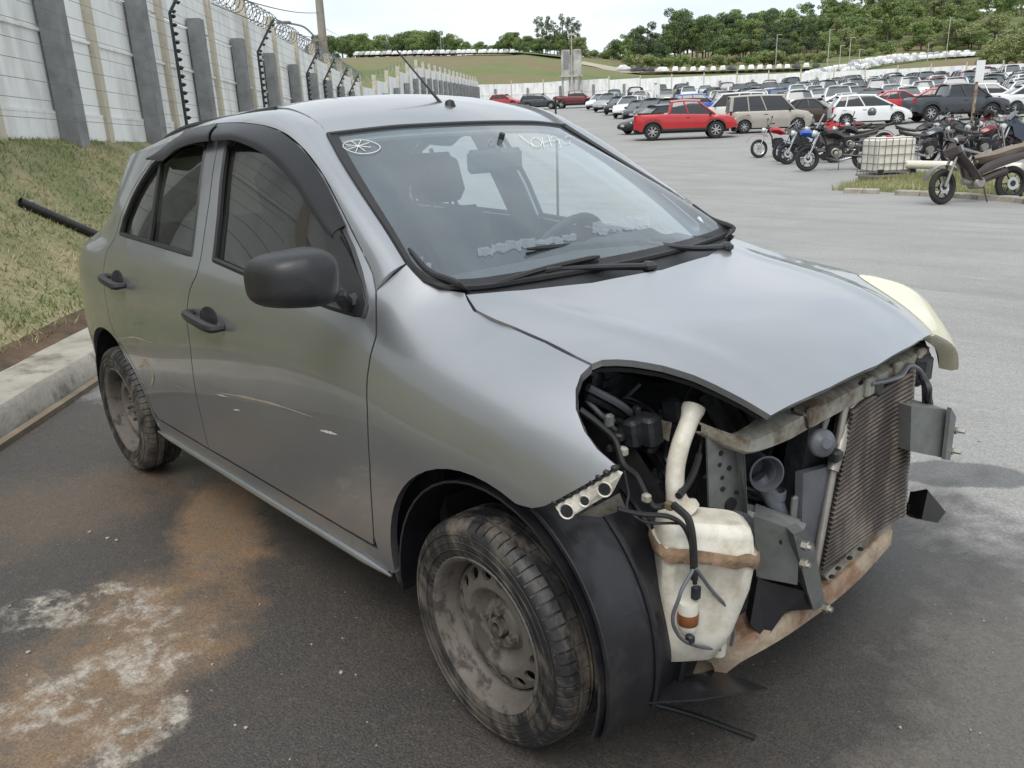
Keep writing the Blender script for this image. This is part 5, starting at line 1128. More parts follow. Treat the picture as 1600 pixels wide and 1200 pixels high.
# profiles: length, half width, wheel radius, axles(x), top line of the lower body, greenhouse (x at belt rear/front, roof rear/front), roof height
KIN={
'hatch':dict(L=3.95,w=.84,r=.30,ax=(-1.2,1.25),top=[(-1.97,.80),(-1.9,.96),(.75,.93),(1.55,.78),(1.9,.62),(1.97,.50)],bx=(-1.90,.85),rx=(-1.55,.05),H=1.50,pil=(-1.35,-.35)),
'sedan':dict(L=4.45,w=.86,r=.31,ax=(-1.3,1.35),top=[(-2.22,.72),(-2.15,.98),(-1.3,1.0),(.75,.94),(1.7,.80),(2.1,.64),(2.22,.5)],bx=(-1.65,.90),rx=(-.95,.10),H=1.46,pil=(-.95,-.15)),
'suv':dict(zb=.34,L=4.3,w=.90,r=.35,ax=(-1.28,1.32),top=[(-2.15,.85),(-2.08,1.06),(.85,1.05),(1.7,.95),(2.05,.78),(2.15,.55)],bx=(-2.05,.92),rx=(-1.75,.20),H=1.66,pil=(-1.45,-.40)),
'pickup':dict(zb=.42,L=4.92,w=.92,r=.39,ax=(-1.55,1.44),top=[(-2.46,1.08),(-2.40,1.20),(-.75,1.21),(1.1,1.13),(1.95,1.04),(2.35,.90),(2.46,.65)],bx=(-.78,1.40),rx=(-.64,.58),H=1.80,pil=(.12,)),
'van':dict(L=4.2,w=.87,r=.31,ax=(-1.35,1.25),top=[(-2.10,.9),(-2.06,1.08),(1.05,1.06),(1.75,.95),(2.02,.74),(2.10,.5)],bx=(-2.05,1.10),rx=(-1.98,.45),H=1.82,pil=(-1.15,-.30)),
'mono':dict(L=3.95,w=.86,r=.30,ax=(-1.22,1.25),top=[(-1.97,.85),(-1.92,1.0),(.95,.97),(1.6,.80),(1.9,.66),(1.97,.5)],bx=(-1.88,1.15),rx=(-1.55,.10),H=1.54,pil=(-1.3,-.35))}
CM={}
def car_meshes(kind):
    if kind in CM: return CM[kind]
    k=KIN[kind]; hl=k['L']/2; w=k['w']; r=k['r']; arch=r+.055
    xs=np.unique(np.concatenate([np.linspace(-hl,hl,64)]+[a+arch*np.cos(np.linspace(0,math.pi,15)) for a in k['ax']]))
    G=[]
    for x in xs:
        t=interp(k['top'],x); e=1-max(0,(abs(x)-hl+.45)/.45)**2*.20; ww=w*e; zb=k.get('zb',.24)+(0 if abs(x)<hl-.25 else .08)
        zs=zb
        for a in k['ax']:
            if abs(x-a)<arch: zs=max(zs,r+math.sqrt(arch**2-(x-a)**2))
        zs=min(zs,t-.12); m=zs+(t-zs)*.5
        G.append([(x,ww*.86,zs-.01),(x,ww*.97,zs),(x,ww,m-.04 if m-.04>zs else zs+.02),(x,ww*.985,t-.14 if t-.14>m else m+.01),(x,ww*.94,t-.035),(x,ww*.80,t),(x,ww*.4,t+.025),(x,0,t+.035)])
    G=np.array(G); Gm=G[:,::-1].copy(); Gm[...,1]*=-1; full=np.concatenate([G,Gm[:,1:]],1)
    b=MB().grid(full); n=full.shape[1]; b.add(full[0],[tuple(range(n))]); b.add(full[-1],[tuple(range(n))])
    # roof and pillars
    bz0=[interp(k['top'],k['bx'][0])-.02,interp(k['top'],k['bx'][1])-.02]; H=k['H']; yb,yr=w*.90,w*.70
    def gp(fx,fz,sy,o=0.):   # point on the greenhouse side: fx 0..1 rear to front, fz 0..1 belt to roof
        x0=k['bx'][0]+(k['bx'][1]-k['bx'][0])*fx; x1=k['rx'][0]+(k['rx'][1]-k['rx'][0])*fx; z0=bz0[0]+(bz0[1]-bz0[0])*fx; zr=H-.10+.03*math.sin(math.pi*min(1,max(0,fx)))
        return (x0*(1-fz)+x1*fz,sy*((yb+o)*(1-fz)+(yr+o)*fz+.02*math.sin(math.pi*fz)),z0*(1-fz)+zr*fz)
    fx=np.linspace(0,1,11); fz=np.linspace(0,1,5)
    gs=[MB().grid(np.array([[gp(a,c,s) for c in fz] for a in fx])) for s in(1,-1)]
    ny=9; scs=[]
    for f_,bl in((0,-.06),(1,.10)):
        scs.append(MB().grid(np.array([[(gp(f_,c,1)[0]+bl*(1-y*y)*(1 if f_ else 1),gp(f_,c,1)[1]*y,gp(f_,c,1)[2]) for y in np.linspace(-1,1,ny)] for c in fz])))
    rf=MB(); R_=[]
    for a in np.linspace(-.04,1.04,13):
        p=gp(a,1,1); bl=(.10*max(0,a-.85)/.15 if a>.85 else -.06*max(0,.15-a)/.15)
        R_.append([(p[0]+bl*(1-y*y),p[1]*y*1.03,p[2]+.0+.09*(1-abs(y)**2.4)*(.75+.25*math.sin(math.pi*min(1,max(0,a))))) for y in np.linspace(-1,1,11)])
    rf.sheet(np.array(R_),-.03)
    for s in(1,-1):
        def pillar(f0,f1,wd):
            P=np.array([np.array(gp(f0+(f1-f0)*c,c,s,.012)) for c in np.linspace(0,1,5)]); rf.tube(P,wd,6)
        pillar(0,0,.06 if kind!='van' else .09); pillar(1,1,.045)
        for px_ in k['pil']:
            f=(px_-k['bx'][0])/(k['bx'][1]-k['bx'][0]); pillar(f,f+.02,.035)
    out=dict(body=b.mesh('body',None,angle=35),glass=gs[0].mesh('side_window','cglass'),glass2=gs[1].mesh('side_window','cglass'),screen=scs[1].mesh('windscreen','cscreen'),rearscreen=scs[0].mesh('rear_window','cscreen'),roof=rf.mesh('roof',None,angle=45))
    am=[]
    for a in k['ax']:
        for s in(1,-1): am.append(MB().tube([(a+(arch+.02)*math.cos(q),s*(w-.005),r+(arch+.02)*math.sin(q)) for q in np.linspace(0,math.pi,15)],.035,6).mesh('arch_trim','ctrim'))
    am+=[MB().bbox((sum(k['ax'])/2,s*(w-.03),k.get('zb',.24)+.03),(k['ax'][1]-k['ax'][0]-2*arch,.08,.12),bev=.02).mesh('side_skirt','ctrim') for s in(1,-1)]
    out['arch']=am
    out['body'].materials.append(M['white']); out['roof'].materials.append(M['white'])
    if kind=='pickup': out['bed']=MB().box((-1.66,0,1.24),(1.25,w*1.5,.05)).mesh('bed_shade_slab','ctrim')  # solid dark slab on top, its colour stands in for shade inside the bed
    out['lamp']=MB().bbox((0,0,0),(.22,.30,.13),bev=.04).mesh('headlight','clamp'); out['tail']=MB().bbox((0,0,0),(.10,.16,.30),bev=.03).mesh('tail_light','ctail'); out['bump']=MB().bbox((0,0,0),(.16,w*1.55,.20),bev=.05).mesh('bumper','ctrim'); out['under']=MB().box((0,0,.30+(k.get('zb',.24)-.24)*.7),(k['L']*.84,w*1.62,.26)).mesh('underbody','ctrim'); out['plate']=MB().box((0,0,0),(.02,.40,.13)).mesh('number_plate','clamp'); out['mirror']=MB().bbox((0,0,0),(.10,.20,.14),bev=.04).mesh('wing_mirror','ctrim'); out['handle']=MB().bbox((0,0,0),(.2,.03,.035),bev=.01).mesh('door_handle','ctrim')
    CM[kind]=out; return out
WM={}
def wheel_meshes(r):
    if r in WM: return WM[r]
    ty=MB().lathe([(r*.62,-.09),(r*.80,-.105),(r*.95,-.09),(r,-.06),(r,.06),(r*.95,.09),(r*.62,.09)],(0,0,0),'y',28).mesh('tyre','ctyre')
    al=MB(); al.lathe([(r*.63,-.085),(r*.60,-.095),(r*.56,-.07),(r*.54,0.)],(0,0,0),'y',28)
    for k in range(7):
        a=2*math.pi*k/7; al.box((r*.33*math.cos(a),-.075,r*.33*math.sin(a)),(r*.58,.02,r*.13),np.array(Matrix.Rotation(-a,3,'Y')))
    al.lathe([(0,-.09),(r*.13,-.09),(r*.15,-.07)],(0,0,0),'y',12); dk=MB().lathe([(0,-.02),(r*.6,-.02)],(0,0,0),'y',20)
    WM[r]=(ty,al.mesh('rim','calloy'),dk.mesh('wheel_well_disc','ctrim')); return WM[r]
def link(nm,me,par,loc=(0,0,0),rz=0,mt=None):
    o=bpy.data.objects.new(nm,me); COL.objects.link(o); o.parent=par; o.location=loc; o.rotation_euler=(0,0,rz)
    if mt: o.material_slots[0].link='OBJECT'; o.material_slots[0].material=M[mt]
    return o
KN={'hatch':'hatchback','sedan':'sedan','suv':'suv','pickup':'pickup truck','van':'van','mono':'compact car'}
def parked(kind,colr,pos,rz,label,group=None,detail=True,sc=1.,name=None):
    c=car_meshes(kind);k=KIN[kind]; o=thing(name or {'pickup':'pickup_truck','van':'van'}.get(kind,'parked_car'),label,KN[kind],pos,rz,group); o.scale=(sc,)*3; hl=k['L']/2
    link('body',c['body'],o,mt=colr); link('roof',c['roof'],o,mt=colr); link('side_window',c['glass'],o); link('side_window',c['glass2'],o); link('windscreen',c['screen'],o); link('rear_window',c['rearscreen'],o); link('underbody',c['under'],o)
    for ax in k['ax']:
        for s in(1,-1):
            w_=bpy.data.objects.new('wheel',None); COL.objects.link(w_); w_.parent=o; w_.location=(ax,-s*(k['w']-.11),k['r']); w_.rotation_euler=(0,0,0 if s==1 else math.pi)
            ty,al,dk=wheel_meshes(k['r']); link('tyre',ty,w_); link('rim',al,w_); link('wheel_well_disc',dk,w_)
    if 'bed' in c: link('bed_shade_slab',c['bed'],o)
    if detail and kind in('pickup','suv'):
        for me_ in c['arch']: link(me_.name.split('.')[0],me_,o)
    if detail:
        for s in(1,-1):
            zt=interp(k['top'],hl-.2); link('headlight',c['lamp'],o,(hl-.22,s*k['w']*.72,zt-.10)); link('tail_light',c['tail'],o,(-hl+.06,s*k['w']*.80,interp(k['top'],-hl+.1)-.18)); link('wing_mirror',c['mirror'],o,(k['bx'][1]-.25,s*(k['w']+.06),interp(k['top'],k['bx'][1])+.04))
            for px_ in k['pil']: link('door_handle',c['handle'],o,(px_-.05 if px_<-.8 else px_-.02,s*(k['w']*.985),interp(k['top'],0)-.20))
        link('bumper',c['bump'],o,(hl-.08,0,.36)); link('bumper',c['bump'],o,(-hl+.08,0,.40)); link('number_plate',c['plate'],o,(hl+.005,0,.45))
    return o
def pk(kind,colr,px,D,ang,label,py=170,**kw):
    p=place(px,D,py); return parked(kind,colr,p,HY+math.radians(ang),label,**kw)
# the ones that can be told apart
pk('pickup','red',1070,39,-8,'bright red double cab pickup truck parked side on at the edge of the yard',name='pickup_truck')
pk('van','beige',1203,41,-7,'beige silver panel-sided van beside the red pickup truck')
pk('hatch','black',1022,45,-160,'black hatchback half hidden behind the red pickup truck')
pk('mono','white',1358,42,-12,'white compact car with a broken front corner behind the motorcycles')
pk('pickup','slate',1492,42,-4,'dark slate double cab pickup truck behind the motorcycles')
pk('sedan','white',1618,44,-10,'white sedan beyond the nose of the dark slate pickup truck')
pk('sedan','brown',1275,44,-35,'dark brown sedan between the beige van and the white compact car')
pk('hatch','red',791,100,-25,'small crumpled red hatchback alone in front of the white fence')
pk('suv','slate',845,88,-15,'dark grey suv parked before the white fence next to the red hatchback')
pk('pickup','darkred',900,88,-10,'dark red pickup truck parked below the water tower')
pk('suv','blue',1095,60,-15,'bright blue suv in the row behind the red pickup truck')
pk('van','offwhite',1140,50,165,'off white van half hidden between the red pickup and beige van',sc=1.)
# row of noses receding towards the fence
rowc=['white','silver','black','white','slate','grey','black']; rowk=['hatch','suv','hatch','suv','sedan','suv','suv']
rowx=[(938,82),(952,76),(968,70),(985,64),(1000,59),(1022,55),(1048,52)]
rowl=['white hatchback at the fence end of the row of noses','silver suv second from the fence end of the row of noses','black hatchback third from the fence end of the row of noses','white suv fourth from the fence end of the row of noses','dark slate sedan fifth from the fence end of the row of noses','dark grey suv sixth from the fence end of the row of noses','black suv at the pickup end of the row of noses']
for (px,D),c,k_,l in zip(rowx,rowc,rowk,rowl): pk(k_,c,px,D,-118+random.uniform(-6,6),l,group=None)
# the packed rows behind
cols_=['white']*8+['offwhite']*2+['silver']*5+['grey']*4+['black']*4+['slate']*2+['red','darkred','blue','beige','navy']
kinds=['hatch']*5+['sedan']*4+['suv']*4+['van','pickup','mono']
random.seed(21)
def rowlabel(c,k_,row): return '%s %s packed in the %s of the crowded lot'%({'offwhite':'off white','darkred':'dark red','slate':'dark slate'}.get(c,c),KN[k_],row)
for ri,(D,x0,x1,step,ang,rn) in enumerate(((49,1330,1700,74,-20,'front row'),(55,1180,1700,58,-105,'second row'),(62,1130,1720,50,75,'third row'),(70,1120,1720,47,-100,'fourth row'),(79,1110,1720,42,80,'fifth row'),(89,1000,1720,36,-100,'sixth row'),(98,960,1720,33,80,'last row before the fence'))):
    px=x0
    while px<x1:
        k_=random.choice(kinds);c=random.choice(cols_); dd=D+random.uniform(-1,1)
        a=ang+random.uniform(-9,9)
        if ri in(1,3,5) and random.random()<.25: a+=180
        pk(k_,c,px,dd,a,rowlabel(c,k_,rn),group='vehicles packed in the %s'%rn,detail=D<75)
        px+=step*random.uniform(.88,1.15)
# tiny cars on the hill
def tiny():
    m=MB(); G=[]
    for x,z,w_ in((-2,.5,.7),(-1.95,.95,.8),(-1.2,1.05,.82),(-.8,1.45,.62),(.3,1.46,.62),(.95,.98,.8),(1.8,.8,.78),(2.0,.45,.7)): G.append([(x,-w_,.25),(x,-w_,z*.8),(x,-w_*.85,z),(x,w_*.85,z),(x,w_,z*.8),(x,w_,.25)])
    G=np.array(G); m.grid(G); m.add(G[0],[tuple(range(6))]); m.add(G[-1],[tuple(range(6))]); return m.mesh('parked_car',None,angle=30)
TM=tiny(); TM.materials.append(M['white'])
def tinyrow(pts,n,rz,label,group,cl=('white','white','white','offwhite','silver')):
    P=np.array(pts)
    for i in range(n):
        f=i/(max(1,n-1)); px=float(np.interp(f,np.linspace(0,1,len(P)),P[:,0]));D=float(np.interp(f,np.linspace(0,1,len(P)),P[:,1])); p=hillp(px+random.uniform(-1.5,1.5),D)
        c=random.choice(cl); o=bpy.data.objects.new('parked_car',TM); COL.objects.link(o); o.location=p+np.array([0,0,.3]); o.rotation_euler=(0,0,HY+rz+random.uniform(-.2,.2)); o.material_slots[0].link='OBJECT'; o.material_slots[0].material=M[c]; o.scale=(random.uniform(.85,1.0),)*3
        tag(o,label,'car',group)
tinyrow([(560,251),(800,248)],30,1.4,'tiny pale car in the long line along the grassy hilltop','cars lined up on the grassy hilltop')
tinyrow([(1040,216),(1275,214)],17,1.2,'tiny pale car in the line below the brown bank','cars lined up below the brown bank',('white','white','offwhite','slate'))
tinyrow([(975,222),(1035,217)],4,.3,'tiny car on the dirt road below the grove','cars on the road below the grove',('white','slate','white'))
tinyrow([(1262,178),(1335,208)],11,.8,'tiny pale car parked along the lower side of the climbing road','cars along the lower side of the climbing road')
tinyrow([(1318,182),(1375,214),(1440,236),(1520,250)],30,.8,'tiny pale car parked along the upper side of the climbing road','cars along the upper side of the climbing road',('white','white','silver','offwhite'))
tinyrow([(1335,222),(1400,246),(1510,258)],20,.8,'tiny pale car in the second file of the climbing road','cars in the second file of the climbing road')
# ================================================================== motorcycles
M['chrome']=pm('dull_chrome',(.5,.5,.5),.25,.9,var=.1); M['bikeblack']=pm('bike_black',(.018,.018,.02),.4,.1,var=.2,scale=10); M['seatgrey']=pm('bike_seat',(.06,.055,.05),.7); M['bikebrown']=pm('scooter_brown',(.075,.058,.058),.3,.3,var=.1,coat=.4); M['seatbrown']=pm('dusty_brown_seat',(.21,.17,.135),.8,0,var=.15,scale=6)
def bike(loc,rz,colr,label,style='naked',lean=-.10,scale=1.,seatm='seatgrey'):
    o=thing('scooter' if style=='cub' else 'motorcycle',label,'scooter' if style=='cub' else 'motorcycle',loc,rz); o.rotation_euler=(lean,0,rz); o.scale=(scale,)*3
    r=.30 if style!='cub' else .285; wb=.66 if style!='cub' else .62
    for x in(wb,-wb):
        w_=bpy.data.objects.new('wheel',None); COL.objects.link(w_); w_.parent=o; w_.location=(x,0,r); w_.rotation_euler=(0,0,.25 if x>0 else 0)
        q=np.linspace(0,2*math.pi,33); MB().tube(np.stack([(r-.045)*np.cos(q),0*q,(r-.045)*np.sin(q)],1),.046,8,False).build('tyre','ctyre',w_); m=MB(); m.tube(np.stack([(r-.10)*np.cos(q),0*q,(r-.10)*np.sin(q)],1),.016,6,False)
        for k in range(6): a=2*math.pi*k/6; m.tube([(0,0,0),((r-.10)*math.cos(a),0,(r-.10)*math.sin(a))],.013,5)
        m.lathe([(0,-.05),(.05,-.05),(.05,.05),(0,.05)],(0,0,0),'y',12); m.build('rim','bikeblack' if style!='trail' else 'chrome',w_); MB().lathe([(.05,.045),(.105,.045),(.105,.05)],(0,0,0),'y',20).build('brake_disc','chrome',w_)
    hx,hz=wb-.26,.98
    for s in(1,-1): MB().tube([(wb,s*.075,r),(wb-.12,s*.075,.62),(hx+.02,s*.07,hz-.08)],[.026,.024,.02],8).build('fork_leg','chrome' if style!='cub' else 'alu',o)
    hb=MB().tube(spline([(hx-.12,-.36,hz+.06),(hx-.03,-.2,hz+.07),(hx,0,hz),(hx-.03,.2,hz+.07),(hx-.12,.36,hz+.06)],20),.013,7).build('handlebar','bikeblack',o)
    for s in(1,-1):
        MB().tube([(hx-.13,s*.37,hz+.06),(hx-.08,s*.26,hz+.075)],.019,7).build('grip','ctyre',hb); MB().tube([(hx-.03,s*.22,hz+.07),(hx-.06,s*.27,hz+.24)],.007,5).build('mirror_stalk','bikeblack',hb); m=MB(); m.bbox((hx-.07,s*.29,hz+.27),(.025,.11,.075),bev=.01); m.build('mirror','bikeblack',hb)
    if style=='cub':
        G=[]
        for t in np.linspace(0,1,9):
            c=np.array([(wb-.10)*(1-t)+.12*t,0,.80*(1-t)+.36*t]); wd=.21-.06*abs(t-.4); G.append([c+np.array([-.10*abs(y)**1.5,wd*y,0]) for y in np.linspace(-1,1,9)])
        MB().sheet(np.array(G),.012).build('leg_shield',colr,o)
        m=MB(); m.bbox((wb-.16,0,.87),(.30,.32,.36),np.array(Matrix.Rotation(.45,3,'Y')),.12); m.build('front_cowl',colr,o); m=MB(); m.add([(wb-.02,-.02,.80),(wb-.20,-.15,.86),(wb-.16,-.135,.79)],[(0,1,2)]); m.add([(wb-.02,.02,.80),(wb-.20,.15,.86),(wb-.16,.135,.79)],[(0,1,2)]); m.build('cowl_flash','white',o,smooth=False)
        MB().bbox((hx+.0,0,hz+.03),(.22,.24,.18),bev=.08).build('handlebar_cowl','bikebrown',o); MB().bbox((hx+.09,0,hz+.02),(.08,.16,.11),bev=.035).build('headlight','clamp',o)
        MB().sheet(np.array([[(wb+(r+.05)*math.cos(a),y,r+(r+.05)*math.sin(a)) for y in(-.07,-.04,0,.04,.07)] for a in np.linspace(.35,2.3,12)]),.01).build('front_mudguard',colr,o)
        G=np.array([[(x,wd*y,z+.05*(1-y*y)) for y in np.linspace(-1,1,7)] for x,z,wd in((.10,.66,.05),(0,.68,.11),(-.25,.72,.15),(-.5,.79,.155),(-.78,.83,.13),(-.88,.80,.05))]); G[...,2]+=.05; MB().sheet(G,-.14).build('seat',seatm,o)
        m=MB(); m.tube([(hx,0,.9),(.20,0,.42),(-.05,0,.36),(-.5,0,.5)],.07,8)
        for s in(1,-1): m.sheet(np.array([[(x,s*.13,z0),(x,s*.155,(z0+z1)/2),(x,s*.14,z1)] for x,z0,z1 in((.15,.38,.48),(-.02,.46,.62),(-.25,.54,.70),(-.55,.62,.76),(-.8,.69,.80),(-1.0,.75,.81))]),.02)
        m.build('side_cover',colr,o); MB().bbox((-.93,0,.72),(.12,.2,.1),bev=.03).build('tail_light','ctail',o); MB().tube([(-.8,0,.84),(-.98,.0,.87)],.02,6).build('grab_rail','bikeblack',o)
        m=MB(); m.lathe([(0,-.13),(.08,-.13),(.10,-.10),(.10,.1),(.07,.13),(0,.13)],(.02,0,.32),'y',18); m.tube([(.05,0,.33),(.27,0,.36)],.055,10); m.build('engine','alu',o)
    else:
        G=np.array([[(x,wd*y,z+.10*(1-y*y)) for y in np.linspace(-1,1,9)] for x,z,wd in((.34,.82,.06),(.26,.86,.15),(.08,.86,.165),(-.10,.78,.12),(-.16,.74,.06))]); MB().sheet(G,-.14).build('fuel_tank',colr,o)
        G=np.array([[(x,wd*y,z+.035*(1-y*y)) for y in np.linspace(-1,1,7)] for x,z,wd in((-.12,.77,.07),(-.3,.77,.12),(-.55,.80,.135),(-.8,.86,.11),(-.92,.90,.05))]); MB().sheet(G,-.06).build('seat',seatm,o)
        MB().bbox((.06,0,.46),(.34,.24,.32),bev=.05).build('engine','bikeblack',o); MB().lathe([(0,-.14),(.10,-.14),(.11,-.11),(.11,.11),(0,.14)],(.0,0,.40),'y',18).build('engine_case','alu',o)
        MB().tube([(hx,0,.92),(.25,0,.66),(.22,0,.34),(-.2,0,.32)],.025,7).build('frame','bikeblack',o); MB().tube([(hx-.02,0,.90),(-.1,0,.74),(-.6,0,.78),(-.9,0,.84)],.022,7).build('subframe','bikeblack',o); MB().tube([(-.15,0,.36),(-wb,.09,r)],.03,7).build('swing_arm','bikeblack',o); MB().tube([(.2,-.1,.34),(-.1,-.14,.24),(-.75,-.16,.40)],[.022,.03,.05],9).build('exhaust','chrome',o)
        MB().lathe([(0,.05),(.07,.045),(.085,.0),(.06,-.07),(0,-.08)],(hx+.13,0,hz-.10),'x',16).build('headlight','clamp',o)
        MB().sheet(np.array([[(wb+(r+.04+(.12 if style=='trail' else 0))*math.cos(a),y,r+(r+.04+(.12 if style=='trail' else 0))*math.sin(a)) for y in(-.065,0,.065)] for a in np.linspace(.5,2.2,10)]),.008).build('front_mudguard',colr,o); MB().sheet(np.array([[(-wb+(r+.05)*math.cos(a),y,r+(r+.05)*math.sin(a)) for y in(-.07,0,.07)] for a in np.linspace(.9,2.6,10)]),.008).build('rear_mudguard','bikeblack',o)
        if style=='sport':
            for s in(1,-1): MB().sheet(np.array([[(x,s*w_,z) for x,z,w_ in((.62,.95,.03),(.45,.80,.17),(.40,.55,.2),(.1,.40,.18))],[(x,s*w_,z) for x,z,w_ in((.36,1.10,.05),(.22,.92,.17),(.05,.75,.19),(-.1,.55,.17))]]),.01).build('side_fairing',colr,o)
            MB().sheet(np.array([[(.50-.25*t,.13*y,.98+.22*t+.03*(1-y*y)) for y in np.linspace(-1,1,5)] for t in np.linspace(0,1,5)]),.005).build('windshield','cscreen',o)
        if style=='adv':
            MB().sheet(np.array([[(.50-.16*t,.15*y,.98+.32*t+.03*(1-y*y)) for y in np.linspace(-1,1,5)] for t in np.linspace(0,1,5)]),.005).build('windshield','cscreen',o)
            for s in(1,-1): MB().lathe([(0,-.13),(.09,-.13),(.10,0),(.07,.02)],(.05,s*.14,.42),'y',14).build('cylinder_head','alu',o)
            MB().sheet(np.array([[(x,-.17,z0),(x,-.19,z1)] for x,z0,z1 in((.36,.72,.92),(.2,.62,.86),(.05,.68,.80))]),.02).build('side_cowl','alu',o)
    MB().tube([(-.05,.10,.25),(-.02,.24,.01)],.012,6).build('side_stand','bikeblack',o)
    return o
def bk(px,py,D,ang,colr,label,style,**k): 
    p=place(px,D); return bike((p[0],p[1],p[2]),HY+math.radians(ang),colr,label,style,**k)
pb_=atD(1524,320,13.6); gz0=gz(pb_[0],pb_[1])
bike((pb_[0],pb_[1],gz0),HY+math.radians(188),'bikebrown','dusty dark brown scooter with a tan seat standing on the road edge','cub',lean=.10,seatm='seatbrown',scale=1.02)
bk(1222,228,26,176,'red','red and black trail motorcycle standing apart beside the beige van','trail',lean=.12)
bk(1262,250,24,168,'bikeblack','black sports motorcycle with a small screen next to the red trail motorcycle','sport',lean=.1)
bk(1272,255,23,172,'blue','black motorcycle with a bright blue tank behind the black touring motorcycle','naked',lean=.1)
bk(1313,258,20.5,170,'bikeblack','large black touring motorcycle beside the caged white tank','adv',lean=.1,scale=1.08)
bk(1318,230,27,150,'red','red fairing motorcycle parked before the white compact car','sport',lean=.1)
bk(1352,235,27,160,'darkred','dark red motorcycle with a black top helmet behind the caged tank','naked',lean=.1)
bk(1455,258,21,10,'slate','grey blue motorcycle with a ribbed seat right beside the caged tank','naked',lean=.1)
bk(1475,230,26,25,'red','red and white motorcycle behind the grey blue motorcycle','trail',lean=.1)
bk(1530,235,25,20,'darkred','orange red motorcycle leaning under the rusty sign post','sport',lean=.1)
bk(1560,240,23,200,'slate','silver grey motorcycle behind the brown scooter','naked',lean=.1)
bk(1605,240,22,190,'navy','dark blue motorcycle on the far side of the grassy verge','sport',lean=.1)
for i_,(px_,D_,an_,c_,st_,lb_) in enumerate(((1290,25.5,165,'bikeblack','naked','plain black motorcycle between the blue and red motorcycles'),(1335,24.5,160,'bikeblack','adv','black touring motorcycle just behind the larger touring motorcycle'),(1440,24,15,'bikeblack','naked','black motorcycle tucked behind the caged tank'),(1500,24,160,'bikeblack','sport','black fairing motorcycle left of the rusty sign post'),(1545,27,30,'grey','naked','grey motorcycle right of the rusty sign post'),(1575,26,20,'bikeblack','adv','black touring motorcycle near the grassy verge end'),(1488,21.5,20,'bikeblack','naked','black motorcycle beside the grey blue motorcycle'),(1540,21,12,'darkred','naked','dark red motorcycle just behind the brown scooter'))): bk(px_,240,D_,an_,c_,lb_,st_,lean=.1)
hp=place(1363,27); hm=MB(); hm.lathe([(0,.15),(.07,.14),(.13,.08),(.145,0),(.12,-.09),(.09,-.11)],(hp[0],hp[1],hp[2]+1.25),'z',18); tag(hm.build('helmet','grey'),'dark round helmet resting on top of a parked motorcycle','helmet')
# caged tank on its pallet
tp=atD(1384,272,17.2); tp[2]=gz(tp[0],tp[1]); ib=thing('caged_tank','white caged bulk liquid tank on a pallet at the road edge','bulk tank',(tp[0],tp[1],tp[2]+.10),HY+.12); ib.scale=(.78,.78,.78)
M['ibc']=pm('ibc_plastic',(.72,.68,.60),.5,0,var=.06,scale=3,dirt=(.5,.44,.35),dirtscale=2,dirtthr=(.5,.9))
MB().bbox((0,0,.66),(1.08,.92,.92),bev=.08).build('tank_body','ibc',ib); MB().lathe([(0,.05),(.09,.045),(.10,0)],(0,0,1.12),'z',16).build('tank_cap','red',ib)
m=MB()
for z in(.22,.45,.68,.91,1.10):
    P=[(x,y,z) for x,y in((-.57,-.49),(.57,-.49),(.57,.49),(-.57,.49),(-.57,-.49))]; MB().tube(P,.012,5).build('cage_bar','wirem',ib)
for x in np.linspace(-.56,.56,7):
    for y in(-.5,.5): MB().tube([(x,y,.16),(x,y,1.10)],.010,5).build('cage_bar','wirem',ib)
for y in np.linspace(-.3,.3,3):
    for x in(-.575,.575): MB().tube([(x,y,.16),(x,y,1.10)],.010,5).build('cage_bar','wirem',ib)
for x in(-.45,.0,.45): MB().box((x,0,.05),(.14,1.0,.10)).build('pallet_block','alu',ib)
MB().box((0,0,.13),(1.2,1.02,.06)).build('pallet_deck','alu',ib)
for x in(-.46,.46): MB().bbox((x,-.50,.24),(.16,.03,.13),bev=.01).build('corner_guard','bikeblack',ib)
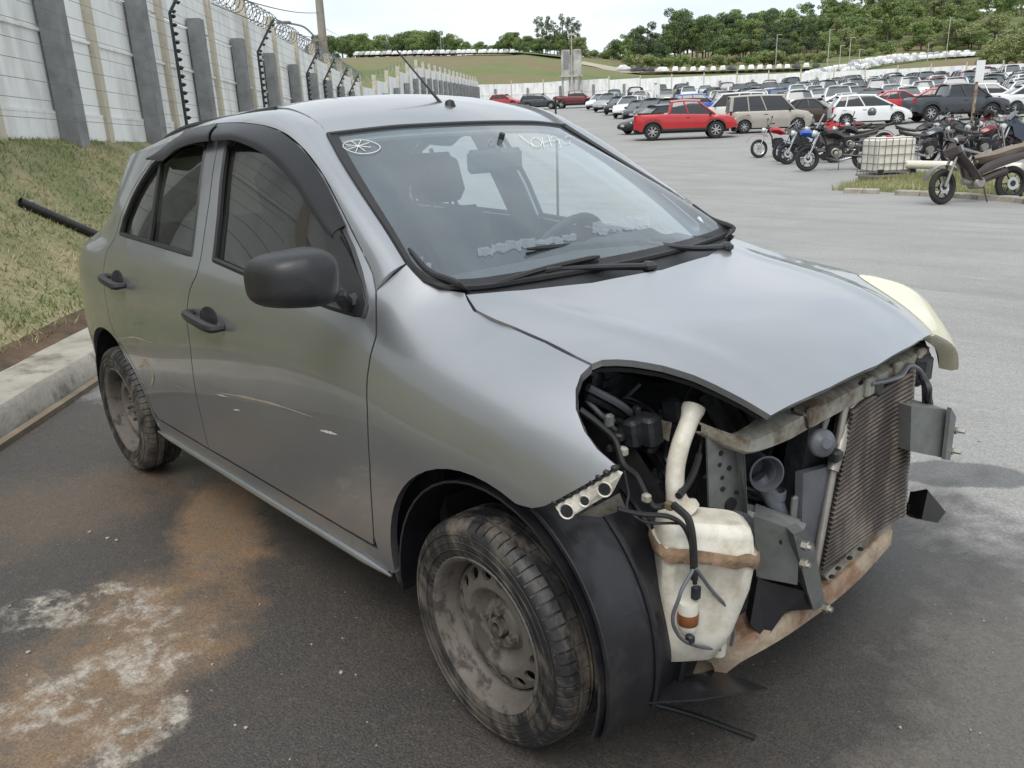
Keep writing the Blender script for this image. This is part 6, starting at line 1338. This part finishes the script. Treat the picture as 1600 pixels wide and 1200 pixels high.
# grassy verge with a low kerb, pipe and sign post
vg=[atD(*q) for q in((1300,272,16.4),(1345,285,16),(1420,292,15.4),(1480,300,14.9),(1560,305,14.2),(1680,330,12.5),(1700,262,17.5),(1560,268,18.2),(1440,272,18.6),(1340,265,18))]
vg=np.array([(p[0],p[1],gz(p[0],p[1])) for p in vg]); cen=vg.mean(0); m=MB(); ring2=cen+(vg-cen)*.82+np.array([0,0,.10]); n=len(vg)
m.add(np.concatenate([vg-np.array([0,0,.05]),ring2,[cen+np.array([0,0,.22])]]),[(i,(i+1)%n,n+(i+1)%n,n+i) for i in range(n)]+[(n+i,n+(i+1)%n,2*n) for i in range(n)]); tag(m.build('verge','turf',angle=80),kind='structure')
gv=[];gf=[]
for i in range(9000):
    k=rng.integers(0,n); a,b=vg[k],vg[(k+1)%n]; s1,s2=rng.random(),rng.random()**.7; p=(a*(1-s1)+b*s1)*(s2)+cen*(1-s2); z=p[2]+ .02+.20*(1-s2); an=rng.uniform(0,6.28); wd=.012; h=rng.uniform(.04,.16); q=len(gv)
    gv+=[(p[0]-wd*math.cos(an),p[1]-wd*math.sin(an),z-.06),(p[0]+wd*math.cos(an),p[1]+wd*math.sin(an),z-.06),(p[0]+rng.uniform(-.06,.06),p[1]+rng.uniform(-.06,.06),z+h)]; gf.append((q,q+1,q+2))
me=bpy.data.meshes.new('verge_grass'); me.from_pydata(gv,[],gf); me.materials.append(M['blade']); o=bpy.data.objects.new('verge_grass',me); COL.objects.link(o); tag(o,'ragged green grass on the verge under the caged tank','grass',kind='stuff')
ke=thing('verge_kerb','low broken concrete kerb along the grassy verge','kerb',(0,0,0)); kp=[atD(*q) for q in((1320,283,15.9),(1350,288,15.7),(1374,291,15.5),(1400,294,15.2),(1440,299,14.9),(1480,303,14.5),(1530,309,14.0),(1590,316,13.4),(1660,330,12.4))]
for i in range(len(kp)-1):
    if i==2: continue
    a,b=kp[i],kp[i+1]; c=(a+b)/2; c[2]=gz(c[0],c[1])+.04; L=np.linalg.norm((b-a)[:2]); MB().bbox(c,(L*.96,.16,.12),rotz(math.atan2((b-a)[1],(b-a)[0])),.02).build('kerb_stone','kerbc',ke)
a=atD(1405,268,17.0);b=atD(1500,272,16.2); a[2]=gz(*a[:2])+.42;b[2]=gz(*b[:2])+.40; ap=thing('drain_pipe','long cream plastic drain pipe lying across the verge','pipe',(0,0,0)); MB().tube([a,b+(b-a)*.9],.085,14).build('pipe_tube','ibc',ap); MB().tube([b-(b-a)*.08,b-(b-a)*.02],.10,14).build('pipe_socket','ibc',ap)
sp=place(1521,25); sg=thing('sign_post','rusty post carrying a small blank white plate among the motorcycles','sign',sp,HY); MB().tube([(0,0,0),(0,0,2.3)],.045,8).build('post_shaft','rust',sg); MB().box((.02,-.06,2.35),(.26,.02,.62)).build('sign_plate','white',sg)
sp=place(1026,60); sg=thing('row_marker','small white row marker plate on a thin post among the dark cars','sign',sp,HY); MB().tube([(0,0,0),(0,0,2.3)],.04,8).build('post_shaft','wirem',sg); MB().box((.0,-.06,2.1),(.4,.02,.7)).build('sign_plate','white',sg)
